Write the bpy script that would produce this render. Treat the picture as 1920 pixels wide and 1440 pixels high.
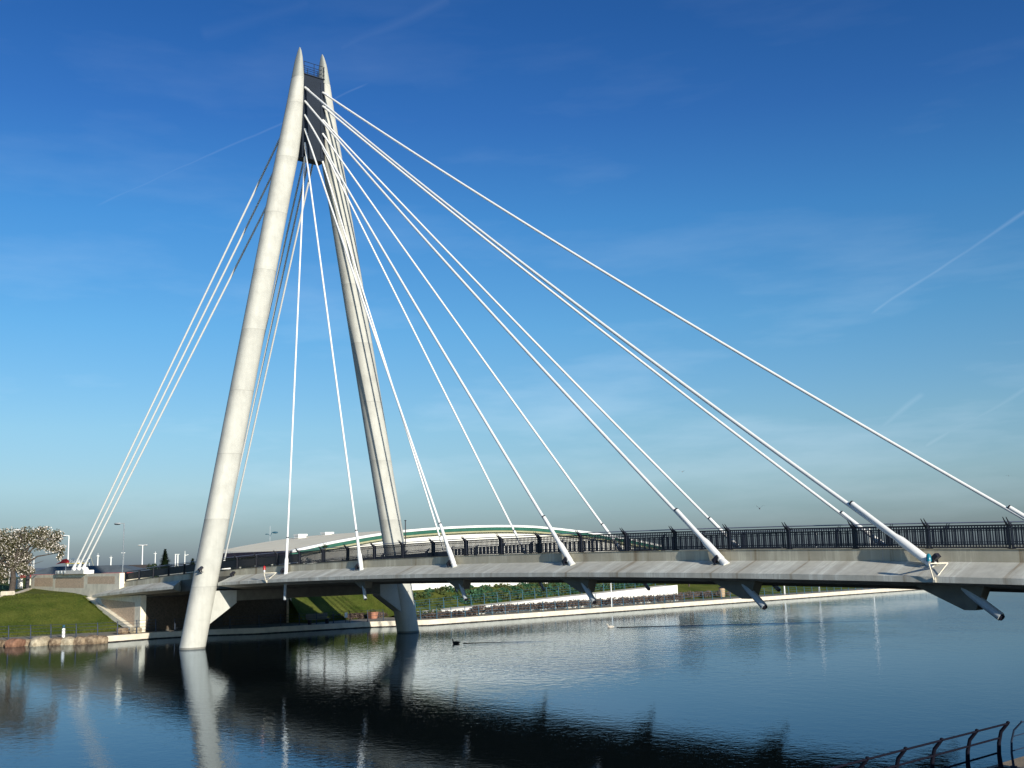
import bpy, bmesh, math, random
from mathutils import Vector, Matrix, noise
# World frame: x runs along the bridge (towards the near bank), y across it (away from the
# viewer's side), z up; the lake surface is z = 0 and the pylon stands at x = 0. Metres.
R = math.radians
for o in list(bpy.data.objects): bpy.data.objects.remove(o)
scene = bpy.context.scene
COL = scene.collection
random.seed(7)

# ------------------------------------------------------------------ camera
cam_d = bpy.data.cameras.new('camera'); cam = bpy.data.objects.new('camera', cam_d); COL.objects.link(cam)
F = Vector((-0.74536, 0.64777, 0.15757)); U = Vector((0.13509, -0.08470, 0.98721)); RT = Vector((0.65283, 0.75711, -0.02438))
cam.matrix_world = Matrix(((RT.x, U.x, -F.x, 71.78), (RT.y, U.y, -F.y, -41.95), (RT.z, U.z, -F.z, 5.587), (0, 0, 0, 1)))
cam_d.sensor_width = 36; cam_d.lens = 2039.9 / 1920 * 36
cam_d.clip_start = 0.2; cam_d.clip_end = 12000
scene.camera = cam
# ------------------------------------------------------------------ exposure
scene.view_settings.view_transform = 'Standard'; scene.view_settings.look = 'None'
scene.view_settings.exposure = 0.25; scene.view_settings.gamma = 1
scene.cycles.use_denoising = True
scene.cycles.max_bounces = 6
scene.cycles.sample_clamp_indirect = 6
# ------------------------------------------------------------------ sun
SUN = Vector((3.4, -0.62, 1.0)).normalized()
sd = bpy.data.lights.new('sun', 'SUN'); sd.energy = 4.9; sd.angle = R(0.53); sd.color = (1.0, 0.94, 0.83)
so = bpy.data.objects.new('sun', sd); COL.objects.link(so)
so.rotation_euler = SUN.to_track_quat('Z', 'Y').to_euler(); so.location = SUN * 300
# ------------------------------------------------------------------ sky
w = bpy.data.worlds.new('World'); scene.world = w; w.use_nodes = True
nt = w.node_tree; nt.nodes.clear(); N = nt.nodes.new; L = nt.links.new
def mth(nt, op, a, b=None, clamp=False):
    n = nt.nodes.new('ShaderNodeMath'); n.operation = op; n.use_clamp = clamp
    for i, v in enumerate((a, b)):
        if v is None: continue
        if isinstance(v, (int, float)): n.inputs[i].default_value = v
        else: nt.links.new(v, n.inputs[i])
    return n.outputs[0]
def mixc(nt, f, a, b, mode='MIX'):
    n = nt.nodes.new('ShaderNodeMix'); n.data_type = 'RGBA'; n.blend_type = mode
    if isinstance(f, (int, float)): n.inputs[0].default_value = f
    else: nt.links.new(f, n.inputs[0])
    for i, v in ((6, a), (7, b)):
        if isinstance(v, (tuple, list)): n.inputs[i].default_value = (*v[:3], 1)
        else: nt.links.new(v, n.inputs[i])
    return n.outputs[2]
def ramp(nt, f, stops, interp='LINEAR'):
    n = nt.nodes.new('ShaderNodeValToRGB'); n.color_ramp.interpolation = interp
    e = n.color_ramp.elements
    while len(e) < len(stops): e.new(0.5)
    for el, (p, c) in zip(e, stops):
        el.position = p; el.color = (*c, 1) if isinstance(c, (tuple, list)) else (c, c, c, 1)
    nt.links.new(f, n.inputs[0]); return n.outputs[0]
sky = N('ShaderNodeTexSky'); sky.sky_type = 'NISHITA'; sky.sun_disc = False
sky.sun_elevation = math.asin(SUN.z); sky.sun_rotation = math.atan2(SUN.x, SUN.y)
sky.air_density = 1.0; sky.dust_density = 0.6; sky.ozone_density = 3.0
tc = N('ShaderNodeTexCoord'); sep = N('ShaderNodeSeparateXYZ'); L(tc.outputs['Generated'], sep.inputs[0])
gm = N('ShaderNodeGamma'); gm.inputs[1].default_value = 1.0; L(sky.outputs[0], gm.inputs[0])
elev = mth(nt, 'MAXIMUM', sep.outputs[2], 0.0)
# deeper blue overhead, greyer air low down
tint = ramp(nt, elev, [(0.0, (0.31, 0.39, 0.62)), (0.037, (0.44, 0.54, 0.72)), (0.068, (0.58, 0.68, 0.80)), (0.118, (0.59, 0.75, 0.83)), (0.208, (0.43, 0.76, 0.92)), (0.30, (0.30, 0.68, 0.95)), (0.385, (0.21, 0.51, 0.87)), (0.46, (0.16, 0.44, 0.80)), (0.8, (0.10, 0.27, 0.50))])
skyc = mixc(nt, 1.0, gm.outputs[0], tint, 'MULTIPLY')
# faint cirrus streaks
mp = N('ShaderNodeMapping'); mp.inputs['Rotation'].default_value = (0.3, 0.1, 0.7); mp.inputs['Scale'].default_value = (2.0, 3.0, 13.0); L(tc.outputs['Generated'], mp.inputs[0])
nz = N('ShaderNodeTexNoise'); nz.inputs['Scale'].default_value = 1.6; nz.inputs['Detail'].default_value = 7; nz.inputs['Roughness'].default_value = 0.55; L(mp.outputs[0], nz.inputs[0])
cir = ramp(nt, nz.outputs[0], [(0.50, 0.0), (0.80, 1.0)])
low = ramp(nt, elev, [(0.0, 0.06), (0.10, 0.24), (0.28, 0.07), (0.5, 0.02)])
cirm = mth(nt, 'MULTIPLY', cir, low)
# aircraft trails: thin bands along great circles of the sky
def trail(n, mid, cosr, width, amp):
    d1 = N('ShaderNodeVectorMath'); d1.operation = 'DOT_PRODUCT'; L(nv, d1.inputs[0]); d1.inputs[1].default_value = n
    d2 = N('ShaderNodeVectorMath'); d2.operation = 'DOT_PRODUCT'; L(nv, d2.inputs[0]); d2.inputs[1].default_value = mid
    a = mth(nt, 'ADD', d1.outputs['Value'], mth(nt, 'MULTIPLY', mth(nt, 'SUBTRACT', wob.outputs[0], 0.5), 0.008))
    a = mth(nt, 'DIVIDE', mth(nt, 'ABSOLUTE', a), width)
    a = mth(nt, 'SUBTRACT', 1.0, a, clamp=True)
    b = mth(nt, 'MULTIPLY', mth(nt, 'SUBTRACT', d2.outputs['Value'], cosr), 6.0 / (1 - cosr), clamp=True)
    c = mth(nt, 'MULTIPLY', mth(nt, 'MULTIPLY', a, b), amp)
    return mth(nt, 'MULTIPLY', c, mth(nt, 'ADD', mth(nt, 'MULTIPLY', wob2.outputs[0], 1.6), -0.2, clamp=True))
nrm = N('ShaderNodeVectorMath'); nrm.operation = 'NORMALIZE'; L(tc.outputs['Generated'], nrm.inputs[0]); nv = nrm.outputs[0]
wob = N('ShaderNodeTexNoise'); wob.inputs['Scale'].default_value = 14; wob.inputs['Detail'].default_value = 2; L(nv, wob.inputs[0])
wob2 = N('ShaderNodeTexNoise'); wob2.inputs['Scale'].default_value = 9; wob2.inputs['Detail'].default_value = 4; L(nv, wob2.inputs[0])
tot = cirm
for a in [((-0.0814, 0.5587, -0.8254), (-0.835, 0.4139, 0.3625), 0.9915, 0.0013, 0.07),
          ((0.3395, 0.4019, -0.8504), (-0.4279, 0.8711, 0.2409), 0.9965, 0.0022, 0.15),
          ((0.3729, 0.2867, -0.8825), (-0.4224, 0.8993, 0.1136), 0.9980, 0.0026, 0.13),
          ((0.4854, 0.3777, -0.7885), (-0.5043, 0.8577, 0.1004), 0.9987, 0.0032, 0.09),
          ((-0.107, 0.5784, -0.8087), (-0.7283, 0.5081, 0.4598), 0.9985, 0.0080, 0.035),
          ((-0.21, 0.5214, -0.8271), (-0.7897, 0.4083, 0.4579), 0.9988, 0.0080, 0.025)]:
    tot = mth(nt, 'MAXIMUM', tot, trail(*a))
skyc = mixc(nt, tot, skyc, (6.5, 7.6, 8.6))
bg = N('ShaderNodeBackground'); bg.inputs[1].default_value = 0.118; L(skyc, bg.inputs[0])
wo = N('ShaderNodeOutputWorld'); L(bg.outputs[0], wo.inputs[0])

# ------------------------------------------------------------------ materials
def mat(name, col, rough=0.8, var=0.12, scale=3.0, bump=0.0, bscale=30.0, metal=0.0, col2=None, stops=(0.35, 0.65), coords='Object', stretch=(1, 1, 1), spec=0.5):
    m = bpy.data.materials.new(name); m.use_nodes = True; t = m.node_tree; b = t.nodes['Principled BSDF']
    b.inputs['Roughness'].default_value = rough; b.inputs['Metallic'].default_value = metal
    b.inputs['Specular IOR Level'].default_value = spec
    c = t.nodes.new('ShaderNodeTexCoord'); mp = t.nodes.new('ShaderNodeMapping'); mp.inputs['Scale'].default_value = stretch
    t.links.new(c.outputs[coords], mp.inputs[0])
    n = t.nodes.new('ShaderNodeTexNoise'); n.inputs['Scale'].default_value = scale; n.inputs['Detail'].default_value = 6; n.inputs['Roughness'].default_value = 0.6
    t.links.new(mp.outputs[0], n.inputs[0])
    if col2 is None: lo = tuple(x * (1 - var) for x in col); hi = tuple(min(1, x * (1 + var)) for x in col)
    else: lo, hi = col, col2
    out = ramp(t, n.outputs[0], [(stops[0], lo), (stops[1], hi)])
    t.links.new(out, b.inputs['Base Color'])
    if bump:
        n2 = t.nodes.new('ShaderNodeTexNoise'); n2.inputs['Scale'].default_value = bscale; n2.inputs['Detail'].default_value = 4
        t.links.new(c.outputs[coords], n2.inputs[0])
        bp = t.nodes.new('ShaderNodeBump'); bp.inputs['Strength'].default_value = bump; bp.inputs['Distance'].default_value = 0.03
        t.links.new(n2.outputs[0], bp.inputs['Height']); t.links.new(bp.outputs[0], b.inputs['Normal'])
    m['out'] = 0
    return m
def bsdf(m): return m.node_tree.nodes['Principled BSDF']
def relink(m, fn):
    """wrap the current base colour with fn(tree, colour_socket) -> colour_socket"""
    t = m.node_tree; b = bsdf(m); cur = b.inputs['Base Color'].links[0].from_socket
    t.links.new(fn(t, cur), b.inputs['Base Color'])

M = {}
M['pylon'] = mat('pylon_concrete', (0.505, 0.50, 0.445), 0.7, 0.04, 1.4, 0.25, 14)
def pylon_cols(t, cur):
    c = t.nodes.new('ShaderNodeTexCoord'); s = t.nodes.new('ShaderNodeSeparateXYZ'); t.links.new(c.outputs['Object'], s.inputs[0])
    z = mth(t, 'DIVIDE', mth(t, 'ADD', s.outputs[2], 0.52), 4.62)
    fl = mth(t, 'FLOOR', z); fr = mth(t, 'FRACT', z)
    wn = t.nodes.new('ShaderNodeTexWhiteNoise'); wn.noise_dimensions = '1D'; t.links.new(fl, wn.inputs['W'])
    tone = mth(t, 'ADD', mth(t, 'MULTIPLY', wn.outputs[0], 0.10), 0.92)
    line = mth(t, 'LESS_THAN', fr, 0.010)
    f = mth(t, 'MULTIPLY', tone, mth(t, 'SUBTRACT', 1.0, mth(t, 'MULTIPLY', line, 0.22)))
    # water line stain and streaks
    st = t.nodes.new('ShaderNodeTexNoise'); st.inputs['Scale'].default_value = 1.0; st.inputs['Detail'].default_value = 5
    mp = t.nodes.new('ShaderNodeMapping'); mp.inputs['Scale'].default_value = (5, 5, 0.25); t.links.new(c.outputs['Object'], mp.inputs[0]); t.links.new(mp.outputs[0], st.inputs[0])
    f = mth(t, 'MULTIPLY', f, mth(t, 'ADD', mth(t, 'MULTIPLY', st.outputs[0], 0.22), 0.88))
    pt_ = t.nodes.new('ShaderNodeTexNoise'); pt_.inputs['Scale'].default_value = 0.7; pt_.inputs['Detail'].default_value = 8; pt_.inputs['Roughness'].default_value = 0.7
    t.links.new(c.outputs['Object'], pt_.inputs[0]); grime = ramp(t, pt_.outputs[0], [(0.34, 0.93), (0.50, 1.0), (0.70, 1.02)])
    f = mth(t, 'MULTIPLY', f, grime)
    under = mth(t, 'MULTIPLY', mth(t, 'SUBTRACT', 1.0, mth(t, 'MULTIPLY', mth(t, 'SUBTRACT', 1.0, fr), 6.0), clamp=True), mth(t, 'SUBTRACT', st.outputs[0], 0.35, clamp=True))
    f = mth(t, 'MULTIPLY', f, mth(t, 'SUBTRACT', 1.0, mth(t, 'MULTIPLY', under, 0.7)))
    wet = mth(t, 'LESS_THAN', s.outputs[2], 0.12)
    f = mth(t, 'MULTIPLY', f, mth(t, 'SUBTRACT', 1.0, mth(t, 'MULTIPLY', wet, 0.6)))
    cb = t.nodes.new('ShaderNodeCombineColor')
    for i in range(3): t.links.new(f, cb.inputs[i])
    return mixc(t, 1.0, cur, cb.outputs[0], 'MULTIPLY')
relink(M['pylon'], pylon_cols)
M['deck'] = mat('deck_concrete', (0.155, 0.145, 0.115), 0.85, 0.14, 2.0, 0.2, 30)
M['ledge'] = mat('ledge_concrete', (0.54, 0.53, 0.46), 0.85, 0.10, 2.5, 0.2, 30)
def ledge_cols(t, cur):
    c = t.nodes.new('ShaderNodeTexCoord')
    mp = t.nodes.new('ShaderNodeMapping'); mp.inputs['Scale'].default_value = (1.3, 0.06, 0.06); t.links.new(c.outputs['Object'], mp.inputs[0])
    n = t.nodes.new('ShaderNodeTexNoise'); n.inputs['Scale'].default_value = 1.0; n.inputs['Detail'].default_value = 8; n.inputs['Roughness'].default_value = 0.7; t.links.new(mp.outputs[0], n.inputs[0])
    a = ramp(t, n.outputs[0], [(0.34, (0.60, 0.52, 0.44)), (0.42, (0.93, 0.92, 0.90)), (0.55, (1, 1, 1)), (0.58, (1.22, 1.25, 1.27)), (0.61, (1.0, 1.0, 1.0)), (0.66, (1.28, 1.31, 1.33))])
    s = t.nodes.new('ShaderNodeSeparateXYZ'); t.links.new(c.outputs['Object'], s.inputs[0])
    fr = mth(t, 'FRACT', mth(t, 'DIVIDE', mth(t, 'ADD', s.outputs[0], 1.1), 5.75))
    j = mth(t, 'LESS_THAN', fr, 0.010)
    out = mixc(t, 1.0, cur, a, 'MULTIPLY')
    return mixc(t, mth(t, 'MULTIPLY', j, 0.45), out, (0.46, 0.44, 0.40))
relink(M['ledge'], ledge_cols)
M['parapet'] = mat('parapet_concrete', (0.46, 0.425, 0.325), 0.85, 0.10, 1.2, 0.2, 30)
relink(M['parapet'], ledge_cols)
M['white'] = mat('white_steel_paint', (0.80, 0.80, 0.77), 0.35, 0.03, 3)
M['whitewall'] = mat('white_render', (0.78, 0.76, 0.70), 0.8, 0.05, 0.8)
M['dull'] = mat('galvanised_pipe', (0.42, 0.46, 0.48), 0.5, 0.1, 4)
M['head'] = mat('dark_blue_steel', (0.012, 0.019, 0.032), 0.6, 0.12, 1.2, spec=0.25)
M['cap'] = mat('grey_tip_metal', (0.36, 0.37, 0.33), 0.6, 0.05, 2)
M['navy'] = mat('navy_railing_paint', (0.006, 0.008, 0.017), 0.5, 0.12, 8)
M['panel'] = mat('dark_panel', (0.006, 0.009, 0.016), 0.6, 0.2, 2)
M['rail_tube'] = mat('grey_handrail', (0.20, 0.22, 0.28), 0.4, 0.05, 3)
M['blue'] = mat('blue_railing_paint', (0.018, 0.085, 0.135), 0.55, 0.12, 8)
M['navy_rail'] = mat('dark_blue_rail_paint', (0.018, 0.032, 0.06), 0.5, 0.12, 8)
M['black'] = mat('black_metal', (0.015, 0.014, 0.022), 0.45, 0.15, 6)
M['purple'] = mat('black_violet_paint', (0.004, 0.004, 0.011), 0.75, 0.15, 12, spec=0.2)
M['red'] = mat('red_lens', (0.45, 0.02, 0.02), 0.3, 0.1)
M['teal'] = mat('teal_lens', (0.01, 0.18, 0.25), 0.25, 0.1)
M['stone'] = mat('sandstone_panel', (0.62, 0.46, 0.32), 0.9, 0.22, 9, 0.6, 18)
M['coping'] = mat('pale_coping', (0.78, 0.71, 0.56), 0.85, 0.12, 2, 0.3, 20)
M['quaystone'] = mat('quay_edge_stone', (0.66, 0.59, 0.47), 0.85, 0.12, 1.5, 0.3, 12)
def wet_foot(t, cur):
    c = t.nodes.new('ShaderNodeTexCoord'); s = t.nodes.new('ShaderNodeSeparateXYZ'); t.links.new(c.outputs['Object'], s.inputs[0])
    n = t.nodes.new('ShaderNodeTexNoise'); n.inputs['Scale'].default_value = 2.5; t.links.new(c.outputs['Object'], n.inputs[0])
    wlev = mth(t, 'ADD', mth(t, 'MULTIPLY', n.outputs[0], 0.05), 0.045)
    return mixc(t, mth(t, 'LESS_THAN', s.outputs[2], wlev), cur, (0.03, 0.025, 0.022))
relink(M['quaystone'], wet_foot)
M['paving'] = mat('path_paving', (0.26, 0.235, 0.18), 0.9, 0.15, 0.8, 0.2, 20)
M['asphalt'] = mat('asphalt', (0.05, 0.05, 0.05), 0.9, 0.15, 4)
M['boulder'] = mat('sandstone_boulder', (0.10, 0.065, 0.04), 0.95, 0.3, 3.4, 1.0, 9, col2=(0.34, 0.26, 0.17))
M['boulder_red'] = mat('red_sandstone_boulder', (0.13, 0.06, 0.035), 0.95, 0.3, 3.4, 1.0, 9, col2=(0.30, 0.16, 0.10))
M['boulder_pale'] = mat('pale_sandstone_boulder', (0.26, 0.21, 0.14), 0.95, 0.3, 3.4, 1.0, 9, col2=(0.52, 0.45, 0.32))
M['roof_cream'] = mat('cream_roof_sheet', (0.88, 0.80, 0.60), 0.8, 0.05, 0.5)
M['green'] = mat('green_fascia', (0.018, 0.105, 0.07), 0.5, 0.15, 1)
M['tan'] = mat('tan_soffit', (0.34, 0.33, 0.20), 0.7, 0.1, 1)
M['dark_glass'] = mat('dark_shopfront', (0.010, 0.013, 0.020), 0.25, 0.3, 1)
M['eave'] = mat('violet_grey_eave', (0.05, 0.035, 0.06), 0.8, 0.1, 1)
M['slate'] = mat('grey_roof', (0.10, 0.12, 0.13), 0.7, 0.15, 1)
M['redband'] = mat('red_fascia', (0.30, 0.05, 0.045), 0.6, 0.1, 1)
M['signred'] = mat('sign_red', (0.75, 0.03, 0.03), 0.4, 0.03)
M['signyel'] = mat('sign_yellow', (0.80, 0.60, 0.12), 0.4, 0.03)
M['terracotta'] = mat('terracotta', (0.45, 0.20, 0.12), 0.8, 0.1, 3)
M['cream_bin'] = mat('tan_bin', (0.42, 0.30, 0.18), 0.7, 0.1, 3)
M['bark'] = mat('bark', (0.07, 0.055, 0.045), 0.95, 0.3, 6)
M['greenfence'] = mat('green_fence', (0.02, 0.13, 0.10), 0.5, 0.1, 4)
def leafmat(name, a, b):
    m = mat(name, a, 0.7, 0.2, 1.3, col2=b, stops=(0.3, 0.7)); t = m.node_tree; bs = bsdf(m)
    oi = t.nodes.new('ShaderNodeNewGeometry')
    v = mth(t, 'ADD', mth(t, 'MULTIPLY', oi.outputs['Random Per Island'], 0.9), 0.5)
    cb = t.nodes.new('ShaderNodeCombineColor')
    for i in range(3): t.links.new(v, cb.inputs[i])
    relink(m, lambda tt, cur: mixc(tt, 1.0, cur, cb.outputs[0], 'MULTIPLY'))
    bs.inputs['Specular IOR Level'].default_value = 0.2
    return m
M['leaf'] = leafmat('green_leaves', (0.035, 0.060, 0.016), (0.095, 0.105, 0.035))
M['leaf_dark'] = leafmat('dark_needles', (0.012, 0.026, 0.012), (0.03, 0.055, 0.02))
M['leaf_teal'] = leafmat('bluish_leaves', (0.02, 0.07, 0.035), (0.05, 0.11, 0.05))
M['leaf_brown'] = leafmat('brown_twigs', (0.07, 0.050, 0.042), (0.17, 0.125, 0.10))
M['leaf_mag'] = leafmat('olive_leaves', (0.045, 0.045, 0.022), (0.12, 0.11, 0.055))
M['blossom'] = leafmat('white_blossom', (0.58, 0.50, 0.44), (0.86, 0.80, 0.71))
M['duck_dark'] = mat('black_feathers', (0.012, 0.012, 0.014), 0.6, 0.2, 20)
M['duck_pale'] = mat('pale_feathers', (0.55, 0.50, 0.42), 0.7, 0.3, 12)
M['gull'] = mat('gull_feathers', (0.28, 0.29, 0.30), 0.7, 0.2, 6)
M['bill'] = mat('bill_horn', (0.5, 0.42, 0.3), 0.5, 0.1)

# grass
M['grass'] = mat('grass', (0.050, 0.078, 0.013), 0.95, 0.3, 0.35, 0.9, 6, col2=(0.135, 0.148, 0.032), stops=(0.3, 0.7), spec=0.05)
def grass_fine(t, cur):
    c = t.nodes.new('ShaderNodeTexCoord'); n = t.nodes.new('ShaderNodeTexNoise'); n.inputs['Scale'].default_value = 5.5; n.inputs['Detail'].default_value = 8; n.inputs['Roughness'].default_value = 0.75
    t.links.new(c.outputs['Object'], n.inputs[0])
    a = ramp(t, n.outputs[0], [(0.25, 0.45), (0.5, 0.95), (0.75, 1.5)])
    n2 = t.nodes.new('ShaderNodeTexNoise'); n2.inputs['Scale'].default_value = 1.1; n2.inputs['Detail'].default_value = 6; n2.inputs['Roughness'].default_value = 0.7; t.links.new(c.outputs['Object'], n2.inputs[0])
    worn = ramp(t, n2.outputs[0], [(0.60, 0.0), (0.72, 0.6)])
    return mixc(t, worn, mixc(t, 1.0, cur, a, 'MULTIPLY'), (0.15, 0.12, 0.045))
relink(M['grass'], grass_fine)

# water
wm = bpy.data.materials.new('lake_water'); wm.use_nodes = True; t = wm.node_tree; b = t.nodes['Principled BSDF']
b.inputs['Base Color'].default_value = (0.004, 0.007, 0.007, 1); b.inputs['Roughness'].default_value = 0.03; b.inputs['IOR'].default_value = 1.333
c = t.nodes.new('ShaderNodeTexCoord')
def wnoise(scale, detail, rough, stretch=(1, 1, 1), dist=0.0):
    mp = t.nodes.new('ShaderNodeMapping'); mp.inputs['Scale'].default_value = stretch; mp.inputs['Rotation'].default_value = (0, 0, R(40)); t.links.new(c.outputs['Object'], mp.inputs[0])
    n = t.nodes.new('ShaderNodeTexNoise'); n.inputs['Scale'].default_value = scale; n.inputs['Detail'].default_value = detail; n.inputs['Roughness'].default_value = rough; n.inputs['Distortion'].default_value = dist
    t.links.new(mp.outputs[0], n.inputs[0]); return n.outputs[0]
fine = wnoise(3.6, 3, 0.6, (1, 1, 1), 0.3)
chop = wnoise(1.5, 3, 0.6, (1, 1, 1), 0.2)
swell = wnoise(0.8, 2, 0.5, (1, 1.6, 1), 0.2)
sp_ = t.nodes.new('ShaderNodeSeparateXYZ'); t.links.new(c.outputs['Object'], sp_.inputs[0])
# a breeze roughens the middle of the lake; the water is calmer towards the near bank
breeze = ramp(t, mth(t, 'DIVIDE', sp_.outputs[0], 60.0), [(0.0, 0.08), (0.10, 0.40), (0.25, 0.9), (0.55, 1.0), (0.68, 0.4), (0.75, 0.08), (1.0, 0.05)])
side = mth(t, 'ADD', mth(t, 'MULTIPLY', mth(t, 'ADD', sp_.outputs[1], 11.0), 0.13, clamp=True), 0.10)
breeze = mth(t, 'MULTIPLY', breeze, side)
patch = mth(t, 'MULTIPLY', ramp(t, wnoise(0.045, 3, 0.5, (1.0, 1.3, 1)), [(0.38, 0.35), (0.56, 1.0)]), breeze)
hgt = mth(t, 'ADD', mth(t, 'ADD', mth(t, 'MULTIPLY', fine, 0.21), mth(t, 'MULTIPLY', mth(t, 'MULTIPLY', chop, patch), 2.3)), mth(t, 'MULTIPLY', swell, 0.22))
bp = t.nodes.new('ShaderNodeBump'); bp.inputs['Strength'].default_value = 1.0; bp.inputs['Distance'].default_value = 0.020
t.links.new(hgt, bp.inputs['Height'])
# silty, slightly green-blue surface: a Fresnel mix of a dark body and its reflection
gl = t.nodes.new('ShaderNodeBsdfGlossy'); gl.inputs['Color'].default_value = (0.68, 0.78, 0.89, 1); gl.inputs['Roughness'].default_value = 0.03
fr = t.nodes.new('ShaderNodeFresnel'); fr.inputs['IOR'].default_value = 1.333; mx = t.nodes.new('ShaderNodeMixShader')
for n_ in (gl, fr): t.links.new(bp.outputs[0], n_.inputs['Normal'])
t.links.new(fr.outputs[0], mx.inputs[0]); t.links.new(b.outputs[0], mx.inputs[1]); t.links.new(gl.outputs[0], mx.inputs[2])
b.inputs['Specular IOR Level'].default_value = 0.0; b.inputs['Roughness'].default_value = 1.0
t.links.new(mx.outputs[0], t.nodes['Material Output'].inputs['Surface'])
M['water'] = wm

# ------------------------------------------------------------------ mesh helpers
def NB(): return bmesh.new()
def box(bm, x0, x1, y0, y1, z0, z1, rot=None, at=None):
    vs = [Vector((x, y, z)) for x in (x0, x1) for y in (y0, y1) for z in (z0, z1)]
    if rot is not None: vs = [rot @ v for v in vs]
    if at is not None: vs = [v + Vector(at) for v in vs]
    v = [bm.verts.new(p) for p in vs]
    for f in ((0, 1, 3, 2), (4, 6, 7, 5), (0, 4, 5, 1), (2, 3, 7, 6), (0, 2, 6, 4), (1, 5, 7, 3)): bm.faces.new([v[i] for i in f])
def bar(bm, p, q, wx, wz=None, up=Vector((0, 0, 1))):
    """rectangular bar from p to q"""
    p = Vector(p); q = Vector(q); d = (q - p).normalized(); wz = wz or wx
    if abs(d.dot(up)) > 0.99: up = Vector((1, 0, 0))
    a = d.cross(up).normalized() * wx / 2; u = a.cross(d).normalized() * wz / 2
    v = [bm.verts.new(e + s1 * a + s2 * u) for e in (p, q) for s1, s2 in ((-1, -1), (1, -1), (1, 1), (-1, 1))]
    for f in ((3, 2, 1, 0), (4, 5, 6, 7), (0, 1, 5, 4), (1, 2, 6, 5), (2, 3, 7, 6), (3, 0, 4, 7)): bm.faces.new([v[i] for i in f])
def tube(bm, pts, rad, n=12, cap=True):
    pts = [Vector(p) for p in pts]; rads = rad if isinstance(rad, (list, tuple)) else [rad] * len(pts)
    rings = []; a = None
    for i, p in enumerate(pts):
        d = (pts[min(i + 1, len(pts) - 1)] - pts[max(i - 1, 0)]).normalized()
        if a is None: a = d.orthogonal().normalized()
        a = (a - d * a.dot(d)).normalized(); bb = d.cross(a)
        rings.append([bm.verts.new(p + (a * math.cos(2 * math.pi * k / n) + bb * math.sin(2 * math.pi * k / n)) * rads[i]) for k in range(n)])
    for r0, r1 in zip(rings, rings[1:]):
        for k in range(n):
            f = bm.faces.new((r0[k], r0[(k + 1) % n], r1[(k + 1) % n], r1[k])); f.smooth = True
    if cap:
        for rg in (rings[0], rings[-1]): bm.faces.new([bm.verts.new(v.co) for v in rg])
def loft(bm, rings, cap=True, smooth=False):
    rs = [[bm.verts.new(Vector(p)) for p in r] for r in rings]; n = len(rs[0])
    for r0, r1 in zip(rs, rs[1:]):
        for k in range(n):
            f = bm.faces.new((r0[k], r0[(k + 1) % n], r1[(k + 1) % n], r1[k])); f.smooth = smooth
    if cap:
        for rg in (rs[0], rs[-1]): bm.faces.new([bm.verts.new(v.co) for v in rg] if smooth else rg)
def prism(bm, poly, axis, a0, a1):
    """poly: 2D outline; axis 'x': poly=(y,z), 'y': poly=(x,z), 'z': poly=(x,y)"""
    def P(u, v, a): return {'x': (a, u, v), 'y': (u, a, v), 'z': (u, v, a)}[axis]
    loft(bm, [[P(u, v, a) for u, v in poly] for a in (a0, a1)])
def ellipsoid(bm, c, r, nu=14, nv=9, rot=None):
    rings = []
    for j in range(1, nv):
        th = math.pi * j / nv; rg = []
        for k in range(nu):
            ph = 2 * math.pi * k / nu; p = Vector((r[0] * math.cos(th), r[1] * math.sin(th) * math.cos(ph), r[2] * math.sin(th) * math.sin(ph)))
            rg.append((rot @ p if rot else p) + Vector(c))
        rings.append(rg)
    loft(bm, rings, True, True)
def obj(name, bm, m, parent=None, smooth=False, world=True):
    """link the bmesh as one object; with world=True its coordinates are world ones (parent not rotated)"""
    bmesh.ops.recalc_face_normals(bm, faces=bm.faces[:])
    off = Vector((0, 0, 0))
    if parent is not None and world:
        q = parent
        while q is not None: off += q.location; q = q.parent
    if off.length > 0: bmesh.ops.translate(bm, vec=-off, verts=bm.verts[:])
    if parent is None and world and bm.verts:
        c = sum((v.co for v in bm.verts), Vector()) / len(bm.verts); c.z = min(v.co.z for v in bm.verts)
        if name not in KEEP0: bmesh.ops.translate(bm, vec=-c, verts=bm.verts[:])
        else: c = Vector((0, 0, 0))
    me = bpy.data.meshes.new(name); bm.to_mesh(me); bm.free()
    for mm in (m if isinstance(m, list) else [m]): me.materials.append(mm)
    if smooth:
        for p in me.polygons: p.use_smooth = True
    o = bpy.data.objects.new(name, me); COL.objects.link(o)
    if parent is not None: o.parent = parent
    elif world: o.location = c
    return o
KEEP0 = {'water', 'shore_strip', 'far_land', 'near_land', 'quay_path', 'quay_edge', 'horizon_land'}
def tag(o, label, cat, group=None):
    o['label'] = label; o['category'] = cat
    if group: o['group'] = group
    return o
def thing(name, label, cat, loc=(0, 0, 0), rotz=0, group=None):
    o = bpy.data.objects.new(name, None); COL.objects.link(o); o.location = loc; o.rotation_euler = (0, 0, rotz)
    o.empty_display_size = 0.3
    return tag(o, label, cat, group)
def struct(name, bm, m, kind='structure'):
    o = obj(name, bm, m); o['kind'] = kind; return o
def dup(root, loc, rotz, label, group=None):
    r = root.copy(); COL.objects.link(r); r.location = loc; r.rotation_euler = (0, 0, rotz); r['label'] = label
    if group: r['group'] = group
    for ch in list(root.children):
        c = ch.copy(); COL.objects.link(c); c.parent = r
        for g in ch.children:
            d = g.copy(); COL.objects.link(d); d.parent = c
    return r
def lerp(tab, x):
    if x <= tab[0][0]: return tab[0][1]
    for (x0, y0), (x1, y1) in zip(tab, tab[1:]):
        if x <= x1: return y0 + (y1 - y0) * (x - x0) / (x1 - x0)
    return tab[-1][1]
def frange(a, b, n): return [a + (b - a) * i / n for i in range(n + 1)]

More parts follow.
